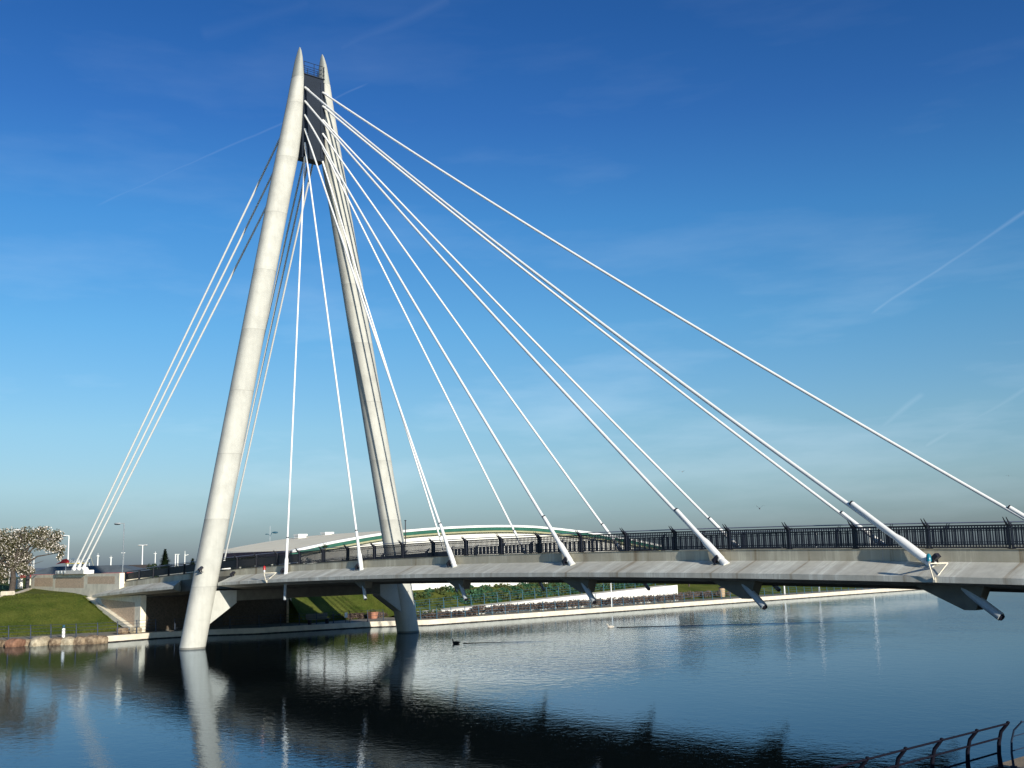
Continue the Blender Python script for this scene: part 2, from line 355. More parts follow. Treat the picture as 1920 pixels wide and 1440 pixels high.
# ------------------------------------------------------------------ water and land
bm = NB()
box(bm, -6000, 6000, -6000, 8000, -3, 0); struct('water', bm, M['water'])
EDGE = [(-400, -90), (-60, -24), (-22, -17.4), (-16.9, -15.8), (-11.3, -11.9), (-6.1, -12.6), (-2.2, -11.9), (1, -9.8), (10.2, -8.4), (12.2, -7.4), (15, -5.4), (101, -5.1)]
FOOT = [(-400, -96), (-60, -29), (-16, -19.2), (-6.55, -16.6), (-6.50, -14.9), (6.5, -14.9), (6.55, -11.5), (14, -13.4), (15.9, -13.0), (16.0, -10.9), (52, -10.9), (54, -8.6), (101, -8.6)]
QZ = 0.46
def edge(t): return lerp(EDGE, t)
def foot(t): return lerp(FOOT, t)
def rampz(t): return 0.95 + 0.0355 * (t - 16.6)
def height(s, t):
    d = foot(t) - s
    if d < 0: return QZ
    if t < -6.52:
        h = QZ + 0.29 * d; top = 3.35 + 0.03 * max(0, d - 11); h = min(h, top) if d < 40 else 4.2
        hh = min(h, 4.2); k = max(0.0, 1 - abs(d - 10.5) / 2.0) * 0.12
        hh -= k
    elif t < 6.52: hh = min(3.3, QZ + d * 8)
    elif t < 16: hh = min(3.2, QZ + 0.43 * d)
    elif t <= 52: hh = min(2.75, rampz(t) - 0.05 + d * max(0.2, (2.75 - rampz(t)) / 5)) if d < 5.2 else 3.1
    else: hh = min(2.6, QZ + 0.16 * d)
    return hh + (0.06 * noise.noise(Vector((s * 0.3, t * 0.3, 0))) + 0.05 * noise.noise(Vector((s * 1.1, t * 1.1, 3)))) * min(1, d)
ts = [-400, -250, -160, -110, -80, -60, -48, -40] + frange(-34, -6.6, 40) + [-6.56] + frange(-6.5, 6.5, 4) + frange(6.55, 15.9, 14) + frange(16, 52, 36) + frange(52.5, 101, 34)
ds = [0, 0.4, 0.8, 1.3, 1.8, 2.4, 3, 3.6, 4.2, 4.9, 5.1, 5.6, 6.3, 7, 7.7, 8.4, 9.1, 9.8, 10.5, 11.2, 12, 13, 15, 18, 22, 28, 36, 50, 80, 130, 220, 400, 800, 1600, 4000]
bm = NB(); grid = []
for t_ in ts: grid.append([bm.verts.new((foot(t_) - d, t_, height(foot(t_) - d, t_))) for d in ds])
for r0, r1 in zip(grid, grid[1:]):
    for k in range(len(ds) - 1):
        f = bm.faces.new((r0[k], r1[k], r1[k + 1], r0[k + 1])); f.smooth = True
# side of the land where the promenade ends, down to the lake bed
last = grid[-1]; lo = [bm.verts.new((v.co.x, v.co.y, -1)) for v in last]
for k in range(len(last) - 1): bm.faces.new((last[k], last[k + 1], lo[k + 1], lo[k]))
struct('far_land', bm, M['grass'])
# quay path and edge
tq = [-400, -160, -60, -40] + frange(-22, 101, 160)
tq = sorted(set(tq + [e[0] for e in EDGE if e[0] > -60]))
bm = NB(); prev = None
for t_ in tq:
    a = bm.verts.new((edge(t_) - 0.34, t_, QZ + 0.012)); b_ = bm.verts.new((foot(t_) - 0.02, t_, QZ + 0.012))
    if prev: bm.faces.new((prev[0], a, b_, prev[1]))
    prev = (a, b_)
struct('quay_path', bm, M['paving'])
bm = NB(); rings = []
for t_ in [q for q in tq if q >= -11.3]:
    e = edge(t_); rings.append([(e, t_, -1), (e, t_, QZ + 0.02), (e - 0.36, t_, QZ + 0.02), (e - 0.36, t_, -1)])
loft(bm, rings); struct('quay_edge', bm, M['quaystone'])
bm = NB(); rings = []
for t_ in [q for q in tq if q <= -11.3]: e = edge(t_); rings.append([(e + 0.25, t_, -1), (e - 0.05, t_, QZ - 0.08), (e - 0.36, t_, QZ + 0.008), (e - 0.36, t_, -1)])
loft(bm, rings); struct('shore_strip', bm, M['boulder'])
# near bank: quay slab, then the embankment behind the viewer
bm = NB(); prof = [(60.0, 0.93), (64.5, 0.95), (70.5, 3.85), (90, 4.0), (4000, 4.0)]
tn = [-4000, -300, -100, -60, -40, -20, 0, 20, 60, 150, 500, 4000]; grid = [[bm.verts.new((60.0, y, -1))] + [bm.verts.new((x, y, z)) for x, z in prof] for y in tn]
for r0, r1 in zip(grid, grid[1:]):
    for k in range(len(r0) - 1): bm.faces.new((r0[k], r1[k], r1[k + 1], r0[k + 1]))
struct('near_land', bm, mat('near_quay_paving', (0.30, 0.235, 0.155), 0.9, 0.15, 1.5, 0.3, 20))

# ------------------------------------------------------------------ the bridge
def zc(s): return 4.816 + 0.03339 * s - 0.0005278 * s * s
bridge = thing('cable_stayed_bridge', 'white cable-stayed road bridge with a leaning two-legged concrete pylon over the lake', 'bridge', (0, 0, 0))
TI, TO = 6.3, 7.55
def sweep(name, sec, s0, s1, m, step=1.0, parent=bridge, skew=None):
    n = max(1, int(round((s1 - s0) / step))); bm = NB(); rings = []
    for i in range(n + 1):
        s = s0 + (s1 - s0) * i / n; ring = []
        for (t_, z_) in sec:
            ss = s
            if skew and i == 0: ss = s + skew[0] * (abs(t_) - TI)
            if skew and i == n: ss = s + skew[1] * (abs(t_) - TI)
            ring.append((ss, t_, zc(ss) + z_))
        rings.append(ring)
    loft(bm, rings); return obj(name, bm, m, parent)
S0, S1 = -14.9, 66.0
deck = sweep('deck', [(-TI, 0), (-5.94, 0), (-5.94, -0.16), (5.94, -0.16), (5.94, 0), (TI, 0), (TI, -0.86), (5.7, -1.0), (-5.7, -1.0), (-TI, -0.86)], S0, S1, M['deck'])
sweep('road_surface', [(-5.93, -0.15), (-5.93, -0.145), (5.93, -0.145), (5.93, -0.15)], S0, S1, M['asphalt'], 2.0, deck)
for sg in (-1, 1):
    par = [(sg * TI, 0.0), (sg * TI, 0.40), (sg * (TI + 0.04), 0.42), (sg * 5.92, 0.42), (sg * 5.92, 0.0)]
    sweep('parapet', par, -19.0, S1, M['parapet'])
    lg = [(sg * (TI - 0.02), 0.0), (sg * TO, -0.47), (sg * TO, -0.665), (sg * (TI - 0.02), -0.85)]
    sweep('edge_ledge', lg, 0.55, S1, M['ledge'], 1.0, bridge, (0.15, 0))
    sweep('edge_ledge', lg, -21.2, -8.0, M['ledge'], 1.0, bridge, (-1.3, 1.2))

def super_ring(ct, cs, ht, hs, z, n=40, e=2.5):
    out = []
    for k in range(n):
        a = 2 * math.pi * k / n; ca, sa = math.cos(a), math.sin(a)
        out.append((cs + hs * math.copysign(abs(ca) ** (2 / e), ca), ct + ht * math.copysign(abs(sa) ** (2 / e), sa), z))
    return out
def t_out(z): return lerp([(-2, 10.19), (36.4, 2.96), (41.2, 2.0), (43.5, 1.56), (44.8, 1.33), (45.6, 1.15), (46.0, 1.05)], z)
def t_in(z): return lerp([(-2, 8.50), (34, 1.76), (36.8, 1.20), (39, 0.93), (41.5, 0.80), (43.6, 0.80), (45.0, 0.88), (45.7, 0.95), (46.0, 1.0)], z)
for sg in (-1, 1):
    bm = NB(); rings = []
    zs = frange(-2, 34, 24) + frange(34.6, 43.3, 18)
    for z in zs:
        hs = lerp([(0, 0.76), (34, 0.74), (43.5, 0.64), (45, 0.45), (46, 0.06)], z)
        rings.append(super_ring(sg * (t_out(z) + t_in(z)) / 2, 0, (t_out(z) - t_in(z)) / 2, hs, z))
    loft(bm, rings, True, True); leg = obj('pylon_leg', bm, M['pylon'], bridge)
    bm = NB(); rings = []
    for z in frange(43.3, 46.0, 14):
        hs = lerp([(43.3, 0.645), (45, 0.45), (45.7, 0.24), (46, 0.05)], z); k = 1.004
        rg = super_ring(sg * (t_out(z) + t_in(z)) / 2, 0, (t_out(z) - t_in(z)) / 2 * k, hs * k, z)
        if z == 43.3: rg = [(x, y, z - 0.9 * (sg * y - t_in(z)) + 0.15) for x, y, z in rg]
        rings.append(rg)
    loft(bm, rings, True, True); obj('tip_cap', bm, M['cap'], leg)
    # corbel that carries the deck
    zt = zc(0) - 1.0; poly = [(sg * 7.6, zt), (sg * 6.0, zt), (sg * 6.0, 2.95), (sg * 8.35, 1.35), (sg * 8.6, 1.35)]
    bm = NB(); prism(bm, poly, 'x', -0.52, 0.52); obj('corbel', bm, M['pylon'], leg)
# crossbeam under the deck joining the corbels
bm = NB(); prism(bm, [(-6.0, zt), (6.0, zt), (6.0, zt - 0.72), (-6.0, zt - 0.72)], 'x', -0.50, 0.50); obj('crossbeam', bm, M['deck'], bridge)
# steel head between the legs
bm = NB(); box(bm, -0.48, 0.48, -1.02, 1.02, 36.75, 43.6); head = obj('pylon_head', bm, M['head'], bridge)
bm = NB(); box(bm, 0.482, 0.53, -0.97, -0.60, 37.0, 43.3); box(bm, 0.482, 0.53, 0.60, 0.97, 37.0, 43.3); obj('anchor_plate', bm, M['head'], head)
bm = NB(); box(bm, -0.55, 0.56, -0.95, 0.95, 43.602, 43.68)
for x_ in (-0.5, 0.5):
    for zz in (43.98, 44.33, 44.68): tube(bm, [(x_, -0.95, zz), (x_, 0.95, zz)], 0.022, 6)
    for y_ in (-0.9, 0, 0.9): tube(bm, [(x_, y_, 43.66), (x_, y_, 44.7)], 0.025, 6)
obj('guard_rail', bm, M['head'], head)

# stay cables
def cyl_between(bm, p, q, r0, r1=None, n=14): tube(bm, [p, q], [r0, r1 if r1 else r0], n)
def along(top, bot, z): 
    k = (z - bot.z) / (top.z - bot.z); return bot + (top - bot) * k
SA = [8.52 + 8.838 * i for i in range(6)]
for sg in (-1, 1):
    for i, s in enumerate(SA):
        zl = zc(s) - 0.12
        bot = Vector((s, sg * 6.62, zl)); top = Vector((0.50, sg * 0.80, 36.78 + 1.146 * i))
        d = (bot - top).normalized(); r = 0.062 + 0.003 * i
        pts = []
        for k in range(25):       # slight sag of the stay
            u = k / 24; p = top.lerp(bot, u); p.z -= 4 * u * (1 - u) * (0.05 + 0.022 * i * i); pts.append(p)
        bm = NB(); tube(bm, pts, r, 20); cab = obj('stay_cable', bm, M['white'], bridge)
        bm = NB(); cyl_between(bm, top + d * 0.02, top + d * 0.8, r + 0.016, r + 0.014); obj('socket', bm, M['white'], cab)
        j = along(top, bot, zl + 2.25); m2 = along(top, bot, zl + 1.02); m3 = along(top, bot, zl + 0.84); e = along(top, bot, zl + 0.16)
        bm = NB(); tube(bm, [j - d * 0.06, j + d * 0.01], r + 0.020, 14); obj('joint_ring', bm, M['black'], cab)
        bm = NB(); tube(bm, [j + d * 0.012, m2, m3, e], [r + 0.018, r + 0.026, r * 2.02, r * 2.02], 28); obj('sleeve', bm, M['white'], cab)
        bm = NB(); tube(bm, [e - d * 0.02, bot + d * 0.10], [r * 1.7, r * 2.3], 14); obj('base_cone', bm, M['white'], cab)
        # anchorage pipe and bracket under the edge of the deck
        p0 = along(top, bot, zc(s) - 0.62); p1 = along(top, bot, zc(s) - 1.78)
        bm = NB(); tube(bm, [p0, p1], 0.088 + 0.011 * i, 18); pp = obj('anchor_pipe', bm, M['dull'], bridge)
        bm = NB(); tube(bm, [p1 - d * 0.03, p1 + d * 0.06], 0.06 + 0.009 * i, 14); obj('end_cap', bm, M['black'], pp)
        k = 0.10 + 0.17 * i; xb = along(top, bot, zc(s) - 1.0).x; zb = zc(s) - 0.72
        poly = [(xb - 0.7 - 1.35 * k, zb), (xb - 0.12, zb - 0.30 - 0.60 * k), (xb + 0.22 + 0.05 * k, zb - 0.30 - 0.60 * k), (xb + 0.25 + 0.45 * k, zb)]
        if i:
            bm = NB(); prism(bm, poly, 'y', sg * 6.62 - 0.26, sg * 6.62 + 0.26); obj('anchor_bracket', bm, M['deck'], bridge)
for sg in (-1, 1):
    for i in range(3):
        bot = Vector((-26.9 - 1.26 * i, sg * 6.56, 5.55)); top = Vector((-0.48, sg * 0.80, 38.2 + 1.83 * i))
        bot2 = Vector((-26.88 - 1.26 * i, sg * 6.56, 6.41)); d = (bot2 - top).normalized(); bot = bot2 + d * (0.86 / abs(d.z))
        bm = NB(); tube(bm, [top.lerp(bot, k / 24) for k in range(25)], 0.078, 12); cab = obj('stay_cable', bm, M['white'], bridge)
        a = bot - d * 0.42; bm = NB(); tube(bm, [a - d * 0.22, a, bot], [0.085, 0.13, 0.15], 16); obj('sleeve', bm, M['white'], cab)

# ------------------------------------------------------------------ railings of the bridge
SP0, SPD = 20.80, 2.868
def curve_pts(p0, p1, p2, n):
    return [((1 - u) ** 2 * p0[0] + 2 * u * (1 - u) * p1[0] + u * u * p2[0], (1 - u) ** 2 * p0[1] + 2 * u * (1 - u) * p1[1] + u * u * p2[1]) for u in [i / n for i in range(n + 1)]]
def bridge_railing(sg):
    lab = 'navy steel railing along the near edge of the bridge deck' if sg < 0 else 'navy steel railing along the far edge of the bridge deck, seen through the near one'
    rl = thing('bridge_railing', lab, 'railing', (0, sg * 6.10, zc(0) + 0.42))
    T = sg * 6.10; js = list(range(-14, 16))
    for j in js:
        s = SP0 + SPD * j; z0 = zc(s) + 0.42
        bm = NB()
        for ds_ in (-0.055, 0.055): box(bm, s + ds_ - 0.018, s + ds_ + 0.018, T - 0.06, T + 0.06, z0, z0 + 0.80)
        box(bm, s - 0.10, s + 0.10, T - 0.10, T + 0.10, z0, z0 + 0.02)
        post = obj('post', bm, M['navy'], rl)
        if s > -1:
            up = curve_pts((0.05, 0.80), (-0.12, 0.84), (-0.32, 1.04), 7); lo_ = curve_pts((0.05, 0.64), (-0.15, 0.76), (-0.32, 1.04), 7)[:-1]
            poly = [(T + sg * -q[0], z0 + q[1]) for q in up] + [(T + sg * -q[0], z0 + q[1]) for q in reversed(lo_)]
            bm = NB()
            for ds_ in (-0.055, 0.055): prism(bm, poly, 'x', s + ds_ - 0.014, s + ds_ + 0.014)
            obj('curved_bracket', bm, M['navy'], post)
    for j in js[:-1]:
        sa, sb = SP0 + SPD * j + 0.08, SP0 + SPD * (j + 1) - 0.08
        za, zb = zc(sa) + 0.42, zc(sb) + 0.42; bm = NB()
        for h, hh in ((0.05, 0.045), (0.155, 0.03), (0.66, 0.03), (0.775, 0.05)): bar(bm, (sa, T, za + h), (sb, T, zb + h), 0.05, hh)
        if SP0 + SPD * j < 9.0:
            bar(bm, (sa, T, za + 0.40), (sb, T, zb + 0.40), 0.02, 0.50); pn = obj('solid_panel', bm, M['panel'], rl)
        else:
            n = 27
            for k in range(1, n):
                u = k / n; s = sa + (sb - sa) * u; z = za + (zb - za) * u
                box(bm, s - 0.013, s + 0.013, T - 0.018, T + 0.020, z + 0.05, z + 0.77)
            pn = obj('bar_panel', bm, M['navy'], rl)
        bm = NB(); tube(bm, [(sa - 0.08, T + 0.10 * -sg, za + 0.88), (sb + 0.08, T + 0.10 * -sg, zb + 0.88)], 0.022, 8); obj('handrail', bm, M['rail_tube'], pn)
    return rl
bridge_railing(-1); bridge_railing(1)

# ------------------------------------------------------------------ abutment and approach
ab = thing('bridge_abutment', 'pale concrete abutment with sandstone panels between the grass bank and the bridge', 'abutment', (-14.5, 0, 0.4))
T0 = 6.75
for sg in (-1, 1):
    # wing wall: stepped foot follows the bank, top level
    poly = [(-14.45, 0.0), (-14.45, 3.35), (-19.0, 3.2), (-19.0, 5.12), (-41.7, 5.05), (-41.7, 2.5), (-26, 1.5), (-25.0, 0.0)]
    bm = NB(); prism(bm, poly, 'y', sg * T0, sg * (T0 - 0.42)); wl = obj('wing_wall', bm, M['coping'], ab)
    for (x0, x1, z0, z1) in ((-40.6, -35.3, 3.95, 4.78), (-34.6, -27.2, 3.85, 4.80), (-26.3, -20.0, 4.22, 4.86)):
        bm = NB(); box(bm, x0, x1, sg * (T0 + 0.003), sg * (T0 - 0.05), z0, z1); obj('stone_panel', bm, M['stone'], wl)
    bm = NB(); prism(bm, [(-23.0, 2.95), (-15.6, 2.78), (-15.6, 0.9), (-22.6, 2.55)], 'y', sg * (T0 + 0.003), sg * (T0 - 0.05)); obj('stone_panel', bm, M['stone'], wl)
    # sloping coping down the wing wall beside the grass
    bm = NB(); prism(bm, [(-26.2, 3.08), (-25.4, 3.1), (-14.2, 0.50), (-14.2, 0.20), (-26.2, 2.75)], 'y', sg * (T0 + 0.34), sg * (T0 - 0.05)); obj('sloping_coping', bm, M['coping'], ab)
bm = NB(); box(bm, -15.2, -14.45, -6.32, 6.32, 0.0, 3.2); M['shade_darkened'] = mat('shade_darkened_concrete', (0.075, 0.068, 0.055), 0.9, 0.3, 1.5); M['shade_darkened_stone'] = mat('shade_darkened_stone', (0.085, 0.065, 0.045), 0.9, 0.3, 8, 0.5, 18)  # shade under the deck is put into these wall and panel colours
fw = obj('front_wall', bm, M['shade_darkened'], ab)
for sg in (-1, 1):
    bm = NB(); box(bm, -14.7, -14.42, sg * 6.76, sg * 6.30, 0.0, 3.30); obj('pilaster', bm, M['coping'], ab)
    bm = NB(); box(bm, -14.45, -14.42, sg * 6.28, sg * 0.3, 0.6, 3.1); obj('stone_panel', bm, M['shade_darkened_stone'], fw)
bm = NB(); box(bm, -42, -14.46, -6.32, 6.32, 0.2, 3.3); obj('road_fill', bm, M['deck'], ab)
bm = NB(); prism(bm, [(-14.9, zc(-14.9) - 0.16), (-22, 3.72), (-42, 3.75), (-42, 3.32), (-14.9, 3.32)], 'y', -6.3, 6.3); obj('approach_road', bm, M['asphalt'], ab)
# near abutment, mostly outside the picture
ab2 = thing('near_abutment', 'concrete abutment that carries the near end of the bridge, beyond the right edge', 'abutment', (66, 0, 0.9))
bm = NB(); box(bm, 62.5, 72, -6.2, 6.2, 0.9, zc(62.5) - 1.02); box(bm, 66.02, 90, -6.3, 6.3, 3.0, zc(66) - 0.16); obj('wall', bm, M['deck'], ab2)

# stay anchor blocks on the wing walls
for sg, lb in ((-1, 'white stay anchor block on top of the near wing wall under three backstays'), (1, 'white stay anchor block on the far wing wall, behind the pylon leg')):
    blk = thing('anchor_block', lb, 'anchor block', (-30, sg * 6.56, 5.1))
    bm = NB(); box(bm, -33.9, -26.6, sg * 6.56 - 0.45, sg * 6.56 + 0.45, 5.10, 5.42); obj('plinth', bm, M['whitewall'], blk)
    for i in range(3):
        x = -27.6 - 1.26 * i; bm = NB(); prism(bm, [(x - 0.42, 5.42), (x + 0.30, 5.42), (x + 0.30, 5.52), (x + 0.0, 5.70)], 'y', sg * 6.56 - 0.22, sg * 6.56 + 0.22); obj('anchor_shoe', bm, M['white'], blk)
    for i in range(3):
        x = -33.2 + 0.9 * i; bm = NB(); tube(bm, [(x, sg * 6.56 - 0.44, 5.3), (x, sg * 6.56 - 0.52, 5.3)], 0.13, 14); obj('end_cap', bm, M['dull'], blk)

# ------------------------------------------------------------------ floodlights and lamps on the bridge
def floodlight_proto():
    f = thing('floodlight', '', 'floodlight')
    rot = Matrix.Rotation(R(-38), 3, 'Y')
    bm = NB(); box(bm, -0.19, 0.19, -0.15, 0.15, -0.09, 0.09, rot, (0, 0, 0.26)); obj('housing', bm, M['black'], f, world=False)
    bm = NB(); box(bm, -0.15, 0.15, -0.12, 0.12, 0.092, 0.10, rot, (0, 0, 0.26)); obj('lens', bm, M['dark_glass'], f, world=False)
    bm = NB(); box(bm, -0.04, 0.04, -0.18, -0.16, 0, 0.28); box(bm, -0.04, 0.04, 0.16, 0.18, 0, 0.28); box(bm, -0.08, 0.08, -0.18, 0.18, 0, 0.02); obj('bracket', bm, M['black'], f, world=False)
    return f
fp = floodlight_proto(); fp.scale = (0.85, 0.85, 0.85); GF = 'floodlights at the feet of the stay cables'
names = ['first', 'second', 'third', 'fourth', 'fifth', 'sixth']
for i, s in enumerate(SA):
    loc = (s - 0.30 - 0.02 * i, -6.66, zc(s) - 0.15) if i < 5 else (s + 0.18, -6.78, zc(s) - 0.10)
    lab = 'dark floodlight at the foot of the %s near stay cable from the pylon' % names[i]
    if i == 5: lab = 'dark floodlight beside the blue-ended foot of the longest near stay cable'
    if i == 0: fp.location = loc; fp['label'] = lab; fp['group'] = GF
    else: dup(fp, loc, 0, lab, GF)
dup(fp, (0.95, -6.55, zc(1) - 0.10), 0.5, 'small dark floodlight on the deck ledge just right of the near pylon leg')
dup(fp, (0.80, -8.85, 5.15), R(90), 'dark floodlight clamped high on the near pylon leg beside the deck')
bm = NB(); box(bm, 0.70, 0.92, -9.0, -8.7, 5.10, 5.15); tag(obj('lamp_bracket', bm, M['black']), 'small dark bracket shelf fixed on the near pylon leg under a floodlight', 'bracket')

def outrigger(s, lens, lab, lampz):
    """V-shaped bracket hung on the deck edge with a navigation lamp at its outer end"""
    z = zc(s); r_ = thing('navigation_lamp', lab, 'lamp', (s, -7.6, z - 0.1))
    bm = NB()
    for ds_ in (0.0, 0.16): bar(bm, (s + ds_, -6.9, z - 0.04), (s + ds_ * .4, -7.72, z - 0.04), 0.028)
    bar(bm, (s + 0.02, -7.72, z - 0.04), (s + 0.08, -7.60, z - 0.58), 0.028); bar(bm, (s + 0.30, -7.0, z - 0.04), (s + 0.10, -7.60, z - 0.58), 0.028)
    bar(bm, (s + 0.02, -7.72, z - 0.04), (s + 0.30, -7.0, z - 0.04), 0.028)
    box(bm, s + 0.04, s + 0.14, -7.60, -7.56, z - 0.66, z - 0.50); obj('bracket', bm, M['coping'], r_)
    bm = NB(); tube(bm, [(s + 0.02, -7.70, z), (s + 0.02, -7.70, z + lampz)], 0.055, 12); obj('post', bm, M['white'], r_)
    bm = NB(); tube(bm, [(s + 0.02, -7.70, z + lampz), (s + 0.02, -7.70, z + lampz + 0.05), (s + 0.02, -7.70, z + lampz + 0.20), (s + 0.02, -7.70, z + lampz + 0.26)], [0.09, 0.085, 0.075, 0.02], 14); obj('lens', bm, lens, r_)
outrigger(7.65, M['red'], 'red navigation lamp on a white V bracket on the deck edge near the pylon', 0.16)
outrigger(53.15, M['teal'], 'blue-green navigation lamp on a white V bracket at the longest near stay', 0.03)

# ------------------------------------------------------------------ promenade railings
def prom_railing(name_label, pts, h, rails, m, lean, post_w=0.062, rail_r=0.011, foot_plate=True):
    """pts: list of post feet (x,y,z); lean: inland offset of the curved top"""
    p0 = Vector(pts[0]); rl = thing('railing', name_label, 'railing', p0)
    lv = Vector(lean)
    for p in pts:
        p = Vector(p); bm = NB(); cp = [(0, 0), (-0.10, 0.25), (-0.13, 0.5), (0.05, 0.78), (1.0, 1.0)]
        seq = [p + lv * c_[0] + Vector((0, 0, h * c_[1])) for c_ in cp]
        seq = [seq[0], p + lv * -0.06 + Vector((0, 0, h * .3)), p + lv * 0.02 + Vector((0, 0, h * .55)), p + lv * 0.30 + Vector((0, 0, h * .8)), p + lv * 1.0 + Vector((0, 0, h))]
        tube(bm, seq, [post_w * .75, post_w * .62, post_w * .58, post_w * .52, post_w * .45], 8)
        ellipsoid(bm, seq[-1] + Vector((0, 0, 0.01)), (post_w * .55, post_w * .55, post_w * .42), 8, 6)
        if foot_plate: box(bm, p.x - post_w * 1.3, p.x + post_w * 1.3, p.y - post_w * 1.3, p.y + post_w * 1.3, p.z - 0.01, p.z + 0.025)
        obj('post', bm, m, rl)
    off = {1.0: 1.0}
    for fr in rails:
        k = lerp([(0, 0), (.3, -.06), (.55, .02), (.8, .30), (1, 1.0)], fr)
        bm = NB(); tube(bm, [Vector(p) + lv * k + Vector((0, 0, h * fr)) for p in pts], rail_r, 8); obj('rail', bm, m, rl)
    return rl
far_t = [14.6 + 1.56 * i for i in range(-3, 55)]
prom_railing('blue metal railing along the edge of the far lakeside promenade', [(edge(t_) - 0.42, t_, QZ + 0.02) for t_ in far_t if t_ > 12.3], 0.95, (0.25, 0.5, 0.74, 0.98), M['blue'], (-0.08, 0, 0))
prom_railing('dark blue railing of the quay below the grass bank behind the far pylon leg', [(edge(t_) - 0.42, t_, QZ + 0.02) for t_ in (-4.6, -2.6, -0.6, 1.4, 3.2, 4.8, 6.3, 7.8, 9.3, 10.8, 12.0)], 0.95, (0.25, 0.5, 0.74, 0.98), M['navy_rail'], (-0.08, 0, 0))
prom_railing('blue railing beside the sloping path above the white ramp wall', [(-10.6, t_, rampz(t_) + 0.02) for t_ in [17.3 + 1.63 * i for i in range(0, 22)]], 0.95, (0.25, 0.5, 0.74, 0.98), M['blue'], (-0.08, 0, 0))
prom_railing('thin dark railing on top of the white upper wall behind the planted slope', [(-16.4, t_, 3.32) for t_ in [21 + 1.9 * i for i in range(20)]], 0.95, (0.3, 0.6, 0.98), M['blue'], (0, 0, 0), 0.05, 0.018)
lp = [(-17.2, -16.9), (-15.9, -15.8), (-14.6, -14.9), (-13.1, -13.8), (-12.7, -12.3), (-12.45, -10.7), (-12.5, -9.1), (-12.9, -7.5), (-12.8, -5.9)]
lp = [(lerp([(a[1], a[0]) for a in lp], y), y) for y in (-21, -19.2, -17.6, -16.2, -14.9, -13.7, -12.2, -10.8, -9.2, -7.6, -6.0)]
prom_railing('dark blue waterside railing below the grass bank on the left', [(edge(y) - 0.55, y, QZ + 0.02) for x, y in lp], 0.98, (0.28, 0.52, 0.76, 0.98), M['navy_rail'], (-0.10, 0, 0), 0.075, 0.012)
prom_railing('black curved-post railing on the near quay in the bottom right corner', [(60.33, t_, 0.95) for t_ in (-31, -29.6, -28.2, -26.8, -25.4, -24.04, -22.74, -21.4, -19.98, -18.62)], 0.95, (0.34, 0.66, 0.985), M['purple'], (0.24, 0, 0), 0.074, 0.021)
prom_railing('thin grey-blue railing beyond the last black post on the near quay', [(60.45, t_, 0.95) for t_ in (-18.3, -16.9, -15.5, -14.1)], 0.95, (0.34, 0.66, 0.985), M['navy_rail'], (0.26, 0, 0), 0.04, 0.012)
# unseen wall added just outside the frame to cast shadow on the near quay
bm = NB(); box(bm, 64.0, 64.3, -25.0, -18.85, 0.94, 2.5); tag(obj('shadow_wall', bm, M['coping']), 'unseen wall added behind the black railing to shade the near quay', 'wall')

# ------------------------------------------------------------------ walls of the promenade
rw = thing('ramp_wall', 'long white wall of the ramp rising along the far promenade', 'wall', (-9, 17, QZ))
bm = NB(); v = []
loft(bm, [[(-8.5, t_, QZ - 0.1), (-8.5, t_, rampz(t_)), (-8.75, t_, rampz(t_)), (-8.75, t_, QZ - 0.1)] for t_ in (15.8, 33, 51.2)]); obj('wall', bm, M['whitewall'], rw)
bm = NB(); loft(bm, [[(-8.76, t_, QZ - 0.1), (-8.76, t_, rampz(t_) - 0.04), (-10.95, t_, rampz(t_) - 0.04), (-10.95, t_, QZ - 0.1)] for t_ in (15.8, 33, 51.2)]); obj('ramp_path', bm, M['coping'], rw)
uw = thing('upper_wall', 'low white wall at the top of the planted slope behind the promenade', 'wall', (-16, 40, 2.6))
bm = NB(); loft(bm, [[(-16.0, t_, 2.3), (-16.0, t_, z_), (-16.6, t_, z_), (-16.6, t_, 2.3)] for t_, z_ in ((18.0, 3.45), (22, 3.3), (40, 3.3), (58, 3.3))]); obj('wall', bm, M['whitewall'], uw)
bm = NB(); box(bm, -15.99, -15.4, 43.6, 44.6, 1.6, 2.9); obj('white_pier', bm, M['whitewall'], uw)

